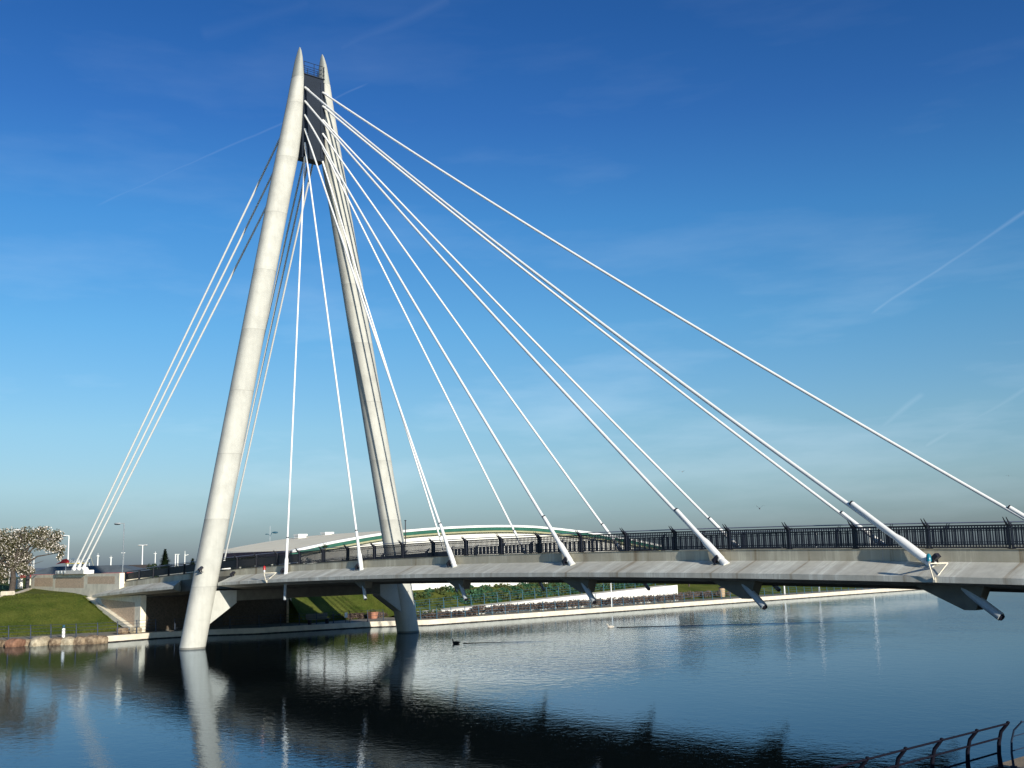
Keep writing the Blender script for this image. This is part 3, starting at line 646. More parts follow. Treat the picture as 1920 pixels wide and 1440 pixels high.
# ------------------------------------------------------------------ boulders at the left water edge
def boulder(x, y, z, rx, ry, rz, m, lab, seed, rotz=0):
    bm = NB(); bmesh.ops.create_icosphere(bm, subdivisions=3, radius=1.0)
    for v in bm.verts:
        n = noise.noise(v.co * 1.3 + Vector((seed * 7.1, 0, 0))); q = v.co.copy()
        q = Vector([math.copysign(abs(c_) ** 0.62, c_) for c_ in q]); q *= 1 + 0.22 * n + 0.06 * noise.noise(v.co * 4 + Vector((seed, 3, 1)))
        v.co = Vector((q.x * rx, q.y * ry, q.z * rz))
    o = obj('boulder', bm, m, None, False, world=False); o.location = (x, y, z); o.rotation_euler = (0, 0, rotz)
    return tag(o, lab, 'boulder', 'boulders along the left shore')
bl = [(-20.3, 0.75, 0.36, 'boulder', 'brown boulder at the waterline at the far left edge of the picture'),
      (-18.9, 0.80, 0.40, 'boulder', 'long tan boulder at the waterline below the leftmost railing posts'),
      (-17.3, 0.72, 0.36, 'boulder', 'rough brown boulder left of the reddish one at the waterline'),
      (-15.9, 0.75, 0.40, 'boulder_red', 'reddish brown boulder at the waterline left of the pale flat one'),
      (-14.5, 0.78, 0.46, 'boulder_pale', 'pale flat-topped boulder, the lightest one on the left shore'),
      (-13.55, 0.42, 0.32, 'boulder', 'small grey-brown boulder right of the pale flat one'),
      (-12.85, 0.45, 0.38, 'boulder_pale', 'tan wedge-shaped boulder left of the white bollard'),
      (-12.1, 0.44, 0.36, 'boulder', 'round brown boulder just left of the white bollard'),
      (-11.45, 0.44, 0.38, 'boulder', 'brown boulder below the white bollard'),
      (-10.85, 0.34, 0.40, 'boulder', 'upright dark boulder against the left end of the pale kerb')]
for i, (y, ry, rz, m_, lab) in enumerate(bl):
    boulder(edge(y) + 0.20, y, 0.14 + 0.02 * (i % 3), 0.50, ry * 1.12, rz * 1.15, M[m_], lab, i + 1, 0.65)
boulder(-13.9, -8.35, QZ + 0.2, 0.36, 0.50, 0.30, M['boulder'], 'brown boulder on the path, left of the two beside the grass', 31, 0.5)
boulder(-13.5, -7.45, QZ + 0.2, 0.34, 0.48, 0.28, M['boulder_pale'], 'paler boulder on the path, nearest the sloping coping', 32, 0.5)
# bollard
bo = thing('bollard', 'white bollard with a dark band beside the waterside railing on the left', 'bollard', (edge(-12.6) - 0.95, -12.9, QZ))
bm = NB(); tube(bm, [(0, 0, 0), (0, 0, 0.62), (0, 0, 0.70)], [0.12, 0.12, 0.10], 16); obj('post', bm, M['white'], bo, world=False)
bm = NB(); tube(bm, [(0, 0, 0.70), (0, 0, 0.86)], 0.09, 16); ellipsoid(bm, (0, 0, 0.89), (0.11, 0.11, 0.06), 12, 6); obj('cap', bm, M['blue'], bo, world=False)

# ------------------------------------------------------------------ vegetation
def leaves(bm, c, r, n, size, rng, flat=0.0, shell=0.55):
    c = Vector(c)
    for _ in range(n):
        v = Vector((rng.gauss(0, 1), rng.gauss(0, 1), rng.gauss(0, 1))).normalized(); k = (shell + (1 - shell) * rng.random()) if rng.random() < 0.75 else rng.random()
        p = c + Vector((v.x * r[0], v.y * r[1], v.z * r[2])) * k
        a = Vector((rng.gauss(0, 1), rng.gauss(0, 1), rng.gauss(0, 1))).normalized(); b_ = a.orthogonal().normalized(); s = size * rng.uniform(.6, 1.4)
        q = [bm.verts.new(p + a * s + b_ * s * .1), bm.verts.new(p + b_ * s * .55), bm.verts.new(p - a * s), bm.verts.new(p - b_ * s * .55)]
        bm.faces.new(q)
def broad_tree(name, loc, h, rad, n, m, lab, seed, cat='tree', group=None, size=0.22):
    rng = random.Random(seed); tr = thing(name, lab, cat, loc, 0, group)
    bm = NB(); tube(bm, [(0, 0, -0.2), (0.05, 0, h * .3), (0, 0.08, h * .6), (0.1, 0, h * .85)], [h * .035, h * .026, h * .014, h * .005], 8)
    for _ in range(9):
        a = rng.uniform(0, 6.28); z0 = h * rng.uniform(.25, .6); e = Vector((math.cos(a) * rad * .8, math.sin(a) * rad * .8, h * rng.uniform(.5, .95)))
        tube(bm, [(0, 0, z0), (e.x * .45, e.y * .45, (z0 + e.z) / 2), e], [h * .014, h * .009, h * .003], 6)
    obj('trunk', bm, M['bark'], tr, world=False)
    bm = NB()
    for _ in range(16):
        a = rng.uniform(0, 6.28); k = rng.random() ** .6 * rad * .75; z = h * rng.uniform(.42, .88)
        rr = rad * rng.uniform(.26, .42); leaves(bm, (math.cos(a) * k, math.sin(a) * k, z), (rr, rr, rr * .8), n // 16, size, rng)
    obj('crown', bm, m, tr, world=False); return tr
# magnolia in blossom at the left edge
tl = Vector((-35.6, -10.3, 3.7)); rng = random.Random(5)
mg = thing('magnolia_tree', 'spreading tree covered in white blossom behind the grass bank at the left edge', 'tree', tl)
def mpt(px, py, dep=0.0):       # tree-local: lateral metres right of the trunk, height, depth
    lat = (px - 22) * 0.0515; return Vector((0.653 * lat - 0.745 * dep, 0.757 * lat + 0.648 * dep, 5.6 + (1069 - py) * 0.0515 - tl.z))
bm = NB(); tube(bm, [(0, 0, -0.3), mpt(24, 1085), mpt(22, 1065), mpt(30, 1040)], [0.30, 0.24, 0.17, 0.07], 10)
ends = [(104, 1040, 0.4), (95, 1012, -0.5), (75, 1003, 0.8), (45, 1008, -0.8), (10, 1012, 0.9), (-20, 1025, -0.7), (-40, 1050, 0.5), (50, 1060, 0.9), (60, 1028, -1.2), (-5, 1062, -1.4)]
for i, e in enumerate(ends):
    a = mpt(23, 1072 - 2 * (i % 4)); m_ = (a + mpt(*e)) / 2 + Vector((0, 0, 0.5)); tube(bm, [a, m_, mpt(*e)], [0.11, 0.07, 0.02], 7)
    for _ in range(4):
        st_ = m_.lerp(mpt(*e), rng.random()); tube(bm, [st_, st_ + Vector((rng.uniform(-.8, .8), rng.uniform(-.8, .8), rng.uniform(-.2, .9)))], [0.03, 0.01], 5)
obj('trunk', bm, M['bark'], mg, world=False)
clumps = [(10, 1022, 30), (42, 1012, 23), (70, 1006, 17), (92, 1013, 15), (103, 1034, 11), (108, 1047, 6), (18, 1048, 27), (-22, 1032, 33), (38, 1070, 14), (0, 1076, 24), (-42, 1058, 30), (66, 1024, 13), (57, 1072, 7), (25, 1062, 18), (82, 1028, 12), (-10, 1008, 18), (45, 1045, 10)]
bm = NB(); bb = NB()
for (px, py, r_) in clumps:
    for sd_ in range(2):
        d_ = rng.uniform(-1, 1) * r_ * 0.04; c_ = mpt(px + rng.uniform(-4, 4), py + rng.uniform(-3, 3), d_); rr = r_ * 0.0515
        leaves(bm, c_, (rr, rr, rr * .9), int(1.3 * r_ * r_) + 50, 0.085, rng, shell=0.2)
        leaves(bb, c_, (rr * 1.05, rr * 1.05, rr * .95), int(0.55 * r_ * r_) + 26, 0.075, rng, shell=0.3)
obj('crown', bm, M['leaf_mag'], mg, world=False); obj('blossom', bb, M['blossom'], mg, world=False)
# conifer and shrubs behind the left end of the bridge railing
def conifer(loc, h, r_, n, lab, seed):
    rng = random.Random(seed); tr = thing('conifer', lab, 'tree', loc)
    bm = NB(); tube(bm, [(0, 0, -0.2), (0, 0, h)], [0.12, 0.02], 7); obj('trunk', bm, M['bark'], tr, world=False)
    bm = NB()
    for _ in range(n):
        u = rng.random() ** 0.7; z = h * (1 - u) + 0.1; a = rng.uniform(0, 6.28); k = r_ * u * (0.35 + 0.75 * rng.random()) * (0.8 + 0.3 * math.sin(z * 6 + a * 2))
        p = Vector((math.cos(a) * k, math.sin(a) * k, z)); dr = Vector((math.cos(a), math.sin(a), 0.35)); sd_ = Vector((-math.sin(a), math.cos(a), 0)) * 0.10; L_ = rng.uniform(.2, .42)
        bm.faces.new([bm.verts.new(p - sd_), bm.verts.new(p + dr * L_), bm.verts.new(p + sd_), bm.verts.new(p - dr * 0.1 - Vector((0, 0, .08)))])
    obj('crown', bm, M['leaf_dark'], tr, world=False)
conifer((-123.2, 42.0, 3.6), 5.0, 1.9, 2600, 'dark pointed conifer above the left part of the bridge railing', 3)
conifer((-122.0, 46.8, 3.6), 3.2, 1.5, 1500, 'small fuzzy evergreen just left of the near pylon leg', 4)
def shrub(loc, r, n, m, lab, seed, size=0.13, cat='shrub', group=None, name='shrub'):
    rng = random.Random(seed); bm = NB()
    for _ in range(7):
        o_ = Vector((rng.uniform(-.6, .6) * r[0], rng.uniform(-.6, .6) * r[1], r[2] * rng.uniform(.3, .7))); leaves(bm, o_, (r[0] * .5, r[1] * .5, r[2] * .42), n // 7, size, rng)
    o = obj(name, bm, m, None, world=False); o.location = loc; return tag(o, lab, cat, group)
shrub((-123.5, 39.9, 3.6), (1.3, 1.3, 2.4), 1100, M['leaf_dark'], 'low dark bush left of the pointed conifer', 11)
shrub((-123, 44.0, 3.6), (1.2, 1.2, 1.9), 900, M['leaf_dark'], 'low dark bush right of the pointed conifer', 12)
# planting on the slope, the bed in front of the ramp wall
def planting(name, m, pts, size, lab_kind='stuff'):
    rng = random.Random(hash(name) % 1000 if False else len(name)); bm = NB()
    for (x, y, z, rx, ry, rz, n) in pts: leaves(bm, (x, y, z), (rx, ry, rz), n, size, rng)
    o = obj(name, bm, m, None); o['kind'] = 'stuff'; return o
rng = random.Random(21)
pts = []
for i in range(330):
    y = rng.uniform(17, 51); x = rng.uniform(-15.8, -11.2); zz = height(x, y)
    if y < 24 and rng.random() < 0.6: continue
    r_ = rng.uniform(.25, .6); pts.append((x, y, zz + r_ * .25, r_ * 1.2, r_ * 1.2, r_ * .6, 75))
planting('slope_shrubbery', M['leaf'], pts[::2], 0.13); planting('bluish_slope_shrubbery', M['leaf_teal'], pts[1::2], 0.13)
pts = []
for i in range(230):
    y = 16.2 + (60 - 16.2) * i / 230 + rng.uniform(-.2, .2); x = rng.uniform(-8.3, -7.0) if y < 51 else rng.uniform(-12, -8.2); r_ = rng.uniform(.3, .5)
    pts.append((x, y, QZ + .25 + (.25 if y > 22 else 0), r_, r_, r_ * .75, 75))
planting('brown_planting_bed', M['leaf_brown'], pts, 0.085)
pts = [(rng.uniform(-13.9, -12.9), rng.uniform(10, 19), QZ + .25, .4, .4, .3, 60) for _ in range(30)]
planting('brown_bed_below_bank', M['leaf_brown'], pts, 0.09)
pts = [(rng.uniform(-8.6, -7.8), rng.uniform(15.5, 18.5), QZ + .35, .45, .45, .35, 80) for _ in range(8)]
planting('low_green_planting', M['leaf'], pts, 0.10)
GT = 'small trees behind the far end of the promenade'
ordn = ['first', 'second', 'third', 'fourth', 'fifth', 'sixth', 'seventh']
for i, (y, x, h, m_) in enumerate([(62, -16, 4.4, 'leaf_brown'), (66, -19, 4.8, 'leaf_dark'), (70.5, -15, 4.2, 'leaf'), (75, -17, 5.0, 'leaf_dark'), (79.5, -15, 4.9, 'leaf_brown'), (84, -17, 5.1, 'leaf_dark'), (88.5, -15.5, 4.7, 'leaf_brown')]):
    broad_tree('lakeside_tree', (x, y, height(x, y)), h - 1.2, 1.9, 1100, M[m_], '%s of the small %s trees from the white ramp wall, behind the far promenade' % (ordn[i], {'leaf_brown': 'bare brown', 'leaf_dark': 'dark', 'leaf': 'green'}[m_]), 40 + i, group=GT, size=0.16)
rng = random.Random(77); bm = NB()
def tuft(x, y, z, hh):
    for _ in range(5):
        a = rng.uniform(0, 6.28); l_ = Vector((math.cos(a), math.sin(a), 0)); p = Vector((x, y, z)) + l_ * rng.uniform(0, .1); sd_ = Vector((-l_.y, l_.x, 0)) * .018
        bm.faces.new([bm.verts.new(p - sd_), bm.verts.new(p + sd_), bm.verts.new(p + l_ * hh * .5 + Vector((0, 0, hh)))])
for _ in range(2600):
    y = rng.uniform(-34, -6.8); x = foot(y) - abs(rng.gauss(0, .35)); tuft(x, y, height(x, y), rng.uniform(.06, .16))
for _ in range(900):
    y = rng.uniform(6.7, 15.9); x = foot(y) - abs(rng.gauss(0, .4)); tuft(x, y, height(x, y), rng.uniform(.06, .18))
for _ in range(5200):
    y = rng.uniform(-26, -7.2); x = foot(y) - rng.uniform(0, 13); tuft(x, y, height(x, y) - .02, rng.uniform(.04, .11))
for _ in range(500):
    x = rng.uniform(-26, -15); tuft(x, -7.12, height(x, -7.12), rng.uniform(.05, .15))
o = obj('grass_tufts', bm, M['grass'], None); o['kind'] = 'stuff'
# strap-leaved plants behind the railing near the retail building
def palm(loc, h, lab, seed, sc=1.0):
    rng = random.Random(seed); tr = thing('cordyline', lab, 'plant', loc)
    bm = NB(); tube(bm, [(0, 0, 0), (0.03, 0, h)], [0.09 * sc, 0.07 * sc], 8); obj('trunk', bm, M['bark'], tr, world=False)
    bm = NB()
    for _ in range(60):
        a = rng.uniform(0, 6.28); el = rng.uniform(-.3, 1.3); L_ = rng.uniform(.6, 1.0) * sc; d = Vector((math.cos(a) * math.cos(el), math.sin(a) * math.cos(el), math.sin(el))); s_ = Vector((-math.sin(a), math.cos(a), 0)) * .03 * sc
        p = Vector((0, 0, h)); q = p + d * L_ * .6; e = p + d * L_ + Vector((0, 0, -.25 * sc))
        v0, v1, v2, v3, v4 = [bm.verts.new(k) for k in (p - s_, p + s_, q + s_, q - s_, e)]
        bm.faces.new((v0, v1, v2, v3)); bm.faces.new((v3, v2, v4))
    obj('crown', bm, M['leaf_dark'], tr, world=False)
for i, (s, y, h, lab) in enumerate([(-24, 15.9, 4.4, 'strap-leaved plant rising above the bridge railing in front of the green fascia'), (-25, 19.0, 2.9, 'lower strap-leaved plant behind the railing left of the second stay sleeve'), (-25, 13.8, 2.8, 'dark strap-leaved plant behind the first barred railing bay'), (-25, 25.5, 2.7, 'strap-leaved plant behind the railing just right of the far pylon leg')]):
    palm((s, y, 3.1), h - 0.6, lab, i + 60, 1.0)

# ------------------------------------------------------------------ retail building with the arched roof
PROF = [(14.4, 6.85), (15.2, 7.02), (19.0, 7.69), (23.0, 8.27), (27.1, 8.78), (31, 9.05), (34.5, 9.24), (38, 9.36), (41.7, 9.42), (44.7, 9.41), (47.7, 9.33), (51.2, 9.10), (56.8, 8.62), (61.1, 8.13), (66, 7.5), (70.8, 6.75)]
rb = thing('retail_building', 'large white building with a shallow arched cream roof and green fascia behind the bridge', 'building', (-28, 42, 3.1))
def rz(t_): return lerp(PROF, t_)
bm = NB(); tt = frange(15.5, 66.0, 40); loft(bm, [[(-28.6, t_, 2.9), (-28.6, t_, rz(t_) - 0.5), (-47.5, t_, rz(t_) - 0.5), (-47.5, t_, 2.9)] for t_ in tt]); wall = obj('wall', bm, M['whitewall'], rb)
bm = NB(); tt = frange(14.4, 70.8, 56)
loft(bm, [[(-28.0, t_, rz(t_) - 0.18), (-28.0, t_, rz(t_)), (-48.5, t_, rz(t_)), (-48.5, t_, rz(t_) - 0.18)] for t_ in tt]); roof = obj('roof', bm, M['roof_cream'], rb)
bm = NB(); loft(bm, [[(-27.8, t_, rz(t_) - 0.22), (-27.8, t_, rz(t_) + 0.03), (-28.3, t_, rz(t_) + 0.03), (-28.3, t_, rz(t_) - 0.22)] for t_ in tt]); obj('verge', bm, M['white'], roof)
bm = NB(); loft(bm, [[(-27.9, t_, rz(t_) - 0.58), (-27.9, t_, rz(t_) - 0.225), (-28.4, t_, rz(t_) - 0.225), (-28.4, t_, rz(t_) - 0.58)] for t_ in tt]); obj('green_fascia', bm, M['green'], rb)
bm = NB(); loft(bm, [[(-28.0, t_, rz(t_) - 0.78), (-28.0, t_, rz(t_) - 0.585), (-28.5, t_, rz(t_) - 0.585), (-28.5, t_, rz(t_) - 0.78)] for t_ in tt]); obj('tan_trim', bm, M['tan'], rb)
bm = NB(); box(bm, -48.4, -28.5, 14.30, 14.42, 6.35, 6.86); obj('side_eave', bm, M['eave'], rb)
bm = NB(); box(bm, -47.4, -28.8, 15.40, 15.48, 3.0, 6.3); obj('shopfront', bm, M['dark_glass'], rb)
for i in range(6): bm = NB(); tube(bm, [(-29 - 3.6 * i, 14.7, 2.9), (-29 - 3.6 * i, 14.7, 6.6)], 0.12, 12); obj('column', bm, M['cap'], rb)
for (y, z) in ((24.9, 8.5), (28.6, 8.72)):
    bm = NB(); box(bm, -45.4, -44.4, y - .35, y + .75, z + .0, z + .22); box(bm, -45.3, -44.5, y - .25, y + .65, z + .22, z + .30); box(bm, -45.5, -44.3, y - .4, y + .85, z + .30, z + .50); obj('roof_vent', bm, M['white'], roof)
# dark windows low in the gable wall
for y in (20, 26, 33, 40, 47, 54, 60):
    bm = NB(); box(bm, -28.62, -28.56, y, y + 1.6, 3.3, 4.6); obj('window', bm, M['dark_glass'], wall)

# ------------------------------------------------------------------ restaurant with a roof sign, far left
rs = thing('restaurant', 'low grey-roofed restaurant with red fascia and a roof sign behind the abutment', 'building', (-101, 20, 3.4))
ux = Vector((0.653, 0.757, 0)); fw_ = Vector((0.745, -0.648, 0))
def rp(lat, z, out): p = Vector((-101, 20, 0)) + ux * lat + fw_ * out; return (p.x, p.y, z)
bm = NB(); loft(bm, [[rp(l_, 2.6, o_) for l_, o_ in ((-9, 1), (7.5, 1), (7.5, -8), (-9, -8))], [rp(l_, 4.75, o_) for l_, o_ in ((-9, 1), (7.5, 1), (7.5, -8), (-9, -8))]]); obj('wall', bm, M['coping'], rs)
bm = NB(); loft(bm, [[rp(l_, 4.80, o_) for l_, o_ in ((-9.6, 1.6), (8.4, 1.6), (8.4, -8.6), (-9.6, -8.6))], [rp(l_, 5.95, o_) for l_, o_ in ((-6.2, -1.6), (4.0, -1.6), (4.0, -5.5), (-6.2, -5.5))]]); obj('roof', bm, M['slate'], rs)
bm = NB(); loft(bm, [[rp(l_, z, o_) for l_, o_ in ((-9.7, 1.7), (8.5, 1.7), (8.5, -8.7), (-9.7, -8.7))] for z in (4.42, 4.80)]); obj('red_fascia', bm, M['redband'], rs)
sg_ = thing('roof_sign', 'white lettered sign with a red roof shape and yellow underline above the grey roof', 'sign', rp(-2.2, 5.5, 0.6))
def sp(lat, z, out=0.0): p = Vector(rp(-2.2 + lat, z, 0.6 + out)); return p - Vector(rp(-2.2, 5.5, 0.6))
hat = [(-2.45, 6.28), (-1.7, 6.70), (-1.45, 7.00), (-0.90, 7.10), (-0.60, 6.96), (-0.46, 6.74), (-0.40, 6.46), (-0.95, 6.43), (-1.7, 6.40)]
bm = NB(); loft(bm, [[sp(x, z, 0.0) for x, z in hat], [sp(x, z, 0.15) for x, z in hat]]); obj('red_roof_shape', bm, M['signred'], sg_, world=False)
yl = [(-1.2, 6.26), (-0.7, 6.42), (2.6, 6.42), (2.5, 6.32), (-0.6, 6.30)]
bm = NB(); loft(bm, [[sp(x, z, 0.0) for x, z in yl], [sp(x, z, 0.16) for x, z in yl]]); obj('yellow_underline', bm, M['signyel'], sg_, world=False)
fc = bpy.data.curves.new('lettering', 'FONT'); fc.body = 'Pizza Hut'; fc.size = 0.95; fc.extrude = 0.05; fc.shear = 0.25; fc.offset = 0.035; fc.space_character = 0.90
fo = bpy.data.objects.new('tmp_text', fc); COL.objects.link(fo)
me = bpy.data.meshes.new_from_object(fo.evaluated_get(bpy.context.evaluated_depsgraph_get())); bpy.data.objects.remove(fo)
me.transform(Matrix(((ux.x, 0, fw_.x, 0), (ux.y, 0, fw_.y, 0), (0, 1, 0, 0), (0, 0, 0, 1)))); a = sp(-0.42, 6.47, 0.12); me.transform(Matrix.Translation(a)); me.materials.append(M['white'])
lt = bpy.data.objects.new('lettering', me); COL.objects.link(lt); lt.parent = sg_
bm = NB()
for l_ in (-1.0, 0.4, 1.8): bar(bm, sp(l_, 5.0, -0.1), sp(l_, 6.45, -0.1), 0.07)
obj('support_post', bm, M['dull'], sg_, world=False)

# ------------------------------------------------------------------ street lamps, masts
def lamp(loc, h, heads, lab, r0=0.09, m='white', group='street lamps beyond the abutment', rot=0.0):
    lm_ = thing('street_lamp', lab, 'street lamp', loc, 0, group)
    bm = NB(); tube(bm, [(0, 0, 0), (0, 0, h)], [r0, r0 * .75], 10); obj('pole', bm, M[m], lm_, world=False)
    for hd in heads:
        e = ux * (1.15 * hd); bm = NB(); tube(bm, [(0, 0, h - .05), e * .55 + Vector((0, 0, h))], r0 * .6, 8)
        q = Matrix(((ux.x, -ux.y, 0), (ux.y, ux.x, 0), (0, 0, 1))); obj('arm', bm, M[m], lm_, world=False)
        bm = NB(); ellipsoid(bm, e * .75 + Vector((0, 0, h - .02)), (.48, .22, .11), 12, 8, q); hdm = obj('lamp_head', bm, M[m], lm_, world=False)
        bm = NB(); ellipsoid(bm, e * .78 + Vector((0, 0, h - .14)), (.42, .19, .08), 12, 8, q); obj('glass', bm, M['black'], hdm, world=False)
    return lm_
def zg(top): return 3.3
lamp((-109.0, 10.9, 3.5), 8.3, (1,), 'white lamp post rising out of the top of the blossoming tree', 0.10)
lamp((-134.2, 28.3, 3.5), 8.1, (-1,), 'white lamp post between the blossoming tree and the three backstays', 0.13)
lamp((-71.5, 14.0, 3.4), 7.95, (-1,), 'tallest grey lamp post above the left end of the bridge railing', 0.09, 'dull')
lamp((-214.4, 75.0, 3.5), 7.8, (-1, 1), 'white lamp post with two heads over the left part of the railing', 0.17)
def mast(loc, h, lab, r0, kind=0, group='white posts in the distance'):
    ms = thing('white_post', lab, 'post', loc, 0, group)
    bm = NB(); tube(bm, [(0, 0, 0), (0, 0, h)], r0, 10); obj('pole', bm, M['white'], ms, world=False)
    bm = NB()
    if kind == 1: ellipsoid(bm, (0, 0, h + .1), (.42, .42, .3), 10, 6); tube(bm, [(0, 0, h), (0, 0, h + .9)], .05, 6)
    elif kind == 2: tube(bm, [(0, 0, h), (0, 0, h + .5)], .06, 6); bar(bm, -ux * .4 + Vector((0, 0, h)), ux * .4 + Vector((0, 0, h)), .12)
    elif kind == 3: bar(bm, (0, 0, h - .4), ux * .9 + Vector((0, 0, h - .2)), .13); tube(bm, [(0, 0, h), (0, 0, h + .7)], .06, 6)
    else: box(bm, -.3, .3, -.3, .3, h, h + .12)
    obj('top', bm, M['white'], ms, world=False)
mast((-232.6, 69.9, 3.4), 5.3, 'white post with a ball top right of the backstay anchors', .16, 1)
mast((-230.4, 72.7, 3.4), 4.9, 'short plain white post midway between the anchors and tallest lamp', .17, 2)
mast((-158.0, 47.8, 3.4), 5.2, 'white post beside the tallest lamp post, rising to half its height', .15, 2)
mast((-212.4, 77.7, 3.4), 5.6, 'thin white post left of the pointed conifer', .12, 3 if False else 2)
mast((-218.7, 86.1, 3.4), 5.3, 'left one of the twin white posts right of the conifer', .17)
mast((-220.3, 87.5, 3.4), 5.3, 'right one of the twin white posts right of the conifer', .17)
mast((-188.0, 75.0, 3.4), 5.1, 'white post with a side arm just left of the near pylon leg', .12, 3)
mast((-234.0, 52.9, 3.4), 5.0, 'thin white post seen under the branches of the blossoming tree', .13)
mast((-228.4, 51.7, 3.4), 5.3, 'taller thin white post under the branches of the blossoming tree', .11)
fl = thing('stayed_mast', 'slim cream mast with a sloping stay behind the backstay anchor block', 'mast', (-106.7, 22.3, 3.4))
bm = NB(); tube(bm, [(0, 0, 0), (0, 0, 4.4)], .06, 8); obj('pole', bm, M['white'], fl, world=False)
bm = NB(); tube(bm, [(0, 0, 4.4), ux * .75 + Vector((0, 0, 2.4))], .03, 6); obj('stay', bm, M['tan'], fl, world=False)
# teal two-headed lamp and dark pole near the retail building
bl_ = thing('park_lamp', 'thin lamp post with a curved blue double head in front of the cream roof', 'street lamp', (-64.4, 31.6, 3.1))
bm = NB(); tube(bm, [(0, 0, 0), (0, 0, 7.6)], [.06, .03], 8); obj('pole', bm, M['dull'], bl_, world=False)
bm = NB(); q = Matrix(((ux.x, -ux.y, 0), (ux.y, ux.x, 0), (0, 0, 1)))
tube(bm, [Vector((0, 0, 6.2)), ux * .3 + Vector((0, 0, 6.75)), ux * .7 + Vector((0, 0, 6.8))], .04, 6); ellipsoid(bm, ux * .72 + Vector((0, 0, 6.7)), (.42, .18, .14), 10, 6, q)
tube(bm, [Vector((0, 0, 6.3)), -ux * .4 + Vector((0, 0, 6.55))], .03, 6); ellipsoid(bm, -ux * .45 + Vector((0, 0, 6.5)), (.25, .1, .06), 10, 6, q); obj('lamp_head', bm, M['blue'], bl_, world=False)
pl = thing('dark_pole', 'short dark pole standing above the white roof edge right of the far pylon leg', 'pole', (-19.1, 22.3, 3.1))
bm = NB(); tube(bm, [(0, 0, 0), (0, 0, 6.4)], [.06, .05], 8); obj('pole', bm, M['black'], pl, world=False); bm = NB(); ellipsoid(bm, (0, 0, 6.45), (.12, .12, .06), 8, 6); obj('cap', bm, M['black'], pl, world=False)
# white lamp posts on the far promenade, seen mostly as reflections
GL = 'white lamp posts on the far promenade'
for i, (y, h) in enumerate([(69, 5.6), (76.2, 7.2), (88.5, 7.8)]):
    o = thing('promenade_lamp', '%s white promenade lamp post from the end of the white ramp wall' % ordn[i], 'street lamp', (-7.2, y, QZ), 0, GL)
    bm = NB(); tube(bm, [(0, 0, 0), (0, 0, h - .2)], [.10, .07], 10); obj('pole', bm, M['white'], o, world=False)
    bm = NB(); ellipsoid(bm, (0, 0, h - .1), (.2, .2, .13), 10, 6); obj('lamp_head', bm, M['white'], o, world=False)
# flags/banners behind the blossoming tree
for i, (lat, hh, lab) in enumerate([(-5.6, 6.4, 'dark banner on a thin pole under the drooping blossom branch'), (-7.2, 6.1, 'smaller dark banner left of the other one behind the blossoming tree')]):
    b0 = rp(lat, 3.4, -12); fg = thing('banner', lab, 'banner', b0)
    bm = NB(); tube(bm, [(0, 0, 0), (0, 0, hh - 3.4 + .3)], .04, 6); obj('pole', bm, M['dull'], fg, world=False)
    bm = NB(); n_ = 8; f_ = []
    for k in range(n_ + 1):
        u = k / n_; c_ = ux * (u * .6) + fw_ * (.12 * math.sin(u * 5)); f_.append([(c_.x, c_.y, hh - 3.4 - u * .35), (c_.x, c_.y, hh - 4.3 - u * .35)])
    vv = [[bm.verts.new(p) for p in r_] for r_ in f_]
    for r0, r1 in zip(vv, vv[1:]): bm.faces.new((r0[0], r0[1], r1[1], r1[0]))
    bmesh.ops.solidify(bm, geom=bm.faces[:], thickness=0.01); obj('cloth', bm, M['head'], fg, world=False)
# green fence, gate pier, stone block by the tree
gf = thing('green_fence', 'green metal fence under the blossoming tree at the left edge', 'fence', (-41.0, -11.0, 3.9))
bm = NB()
for k in range(46):
    p = Vector((0, 0, 0)) + Vector((0.35, 0.94, 0)) * (-5.2 + k * .16); box(bm, p.x - .012, p.x + .012, p.y - .012, p.y + .012, -.4, .88)
bar(bm, Vector((0.35, 0.94, 0)) * -5.2 + Vector((0, 0, .82)), Vector((0.35, 0.94, 0)) * 2.1 + Vector((0, 0, .82)), .05); bar(bm, Vector((0.35, 0.94, 0)) * -5.2 + Vector((0, 0, 0)), Vector((0.35, 0.94, 0)) * 2.1 + Vector((0, 0, 0)), .05)
for k in range(5): p = Vector((0.35, 0.94, 0)) * (-5.2 + 1.8 * k); box(bm, p.x - .05, p.x + .05, p.y - .05, p.y + .05, -.5, .98)
obj('bar_panel', bm, M['greenfence'], gf, world=False)
bm = NB(); bar(bm, (0.5, -4.5, -0.5), (1.1, 1.9, -0.5), 0.5, 0.5); obj('plinth', bm, M['deck'], gf, world=False)
ub = thing('utility_box', 'small white cabinet between the green fence and the abutment wall', 'cabinet', (-41.5, -7.9, 3.7))
bm = NB(); box(bm, -.3, .3, -.25, .25, .0, 1.0); obj('body', bm, M['whitewall'], ub, world=False); bm = NB(); box(bm, -.34, .34, -.29, .29, 1.0, 1.05); obj('lid', bm, M['coping'], ub, world=False)
dp_ = thing('dark_pier', 'dark post standing against the left end of the abutment wall', 'post', (-41.9, -7.0, 3.4)); bm = NB(); box(bm, -.15, .15, -.15, .15, 0, 1.7); obj('post', bm, M['black'], dp_, world=False)
bm = NB(); box(bm, -.12, .12, -.12, .12, 1.7, 1.78); obj('cap', bm, M['black'], dp_, world=False)
bm = NB(); box(bm, -.35, .35, -.55, .55, 0, .42); bmesh.ops.bevel(bm, geom=bm.edges[:], offset=.06, segments=2, affect='EDGES'); o = obj('stone_block', bm, M['quaystone'], None, world=False); o.location = (-30.6, -12.1, 3.35); o.rotation_euler = (0, 0, .6); tag(o, 'pale stone block on the top edge of the grass bank at the left', 'stone block')
bm = NB(); pr = [(-29.0, -17.0), (-29.3, -13.5), (-33.5, -10.4), (-40.0, -7.3)]
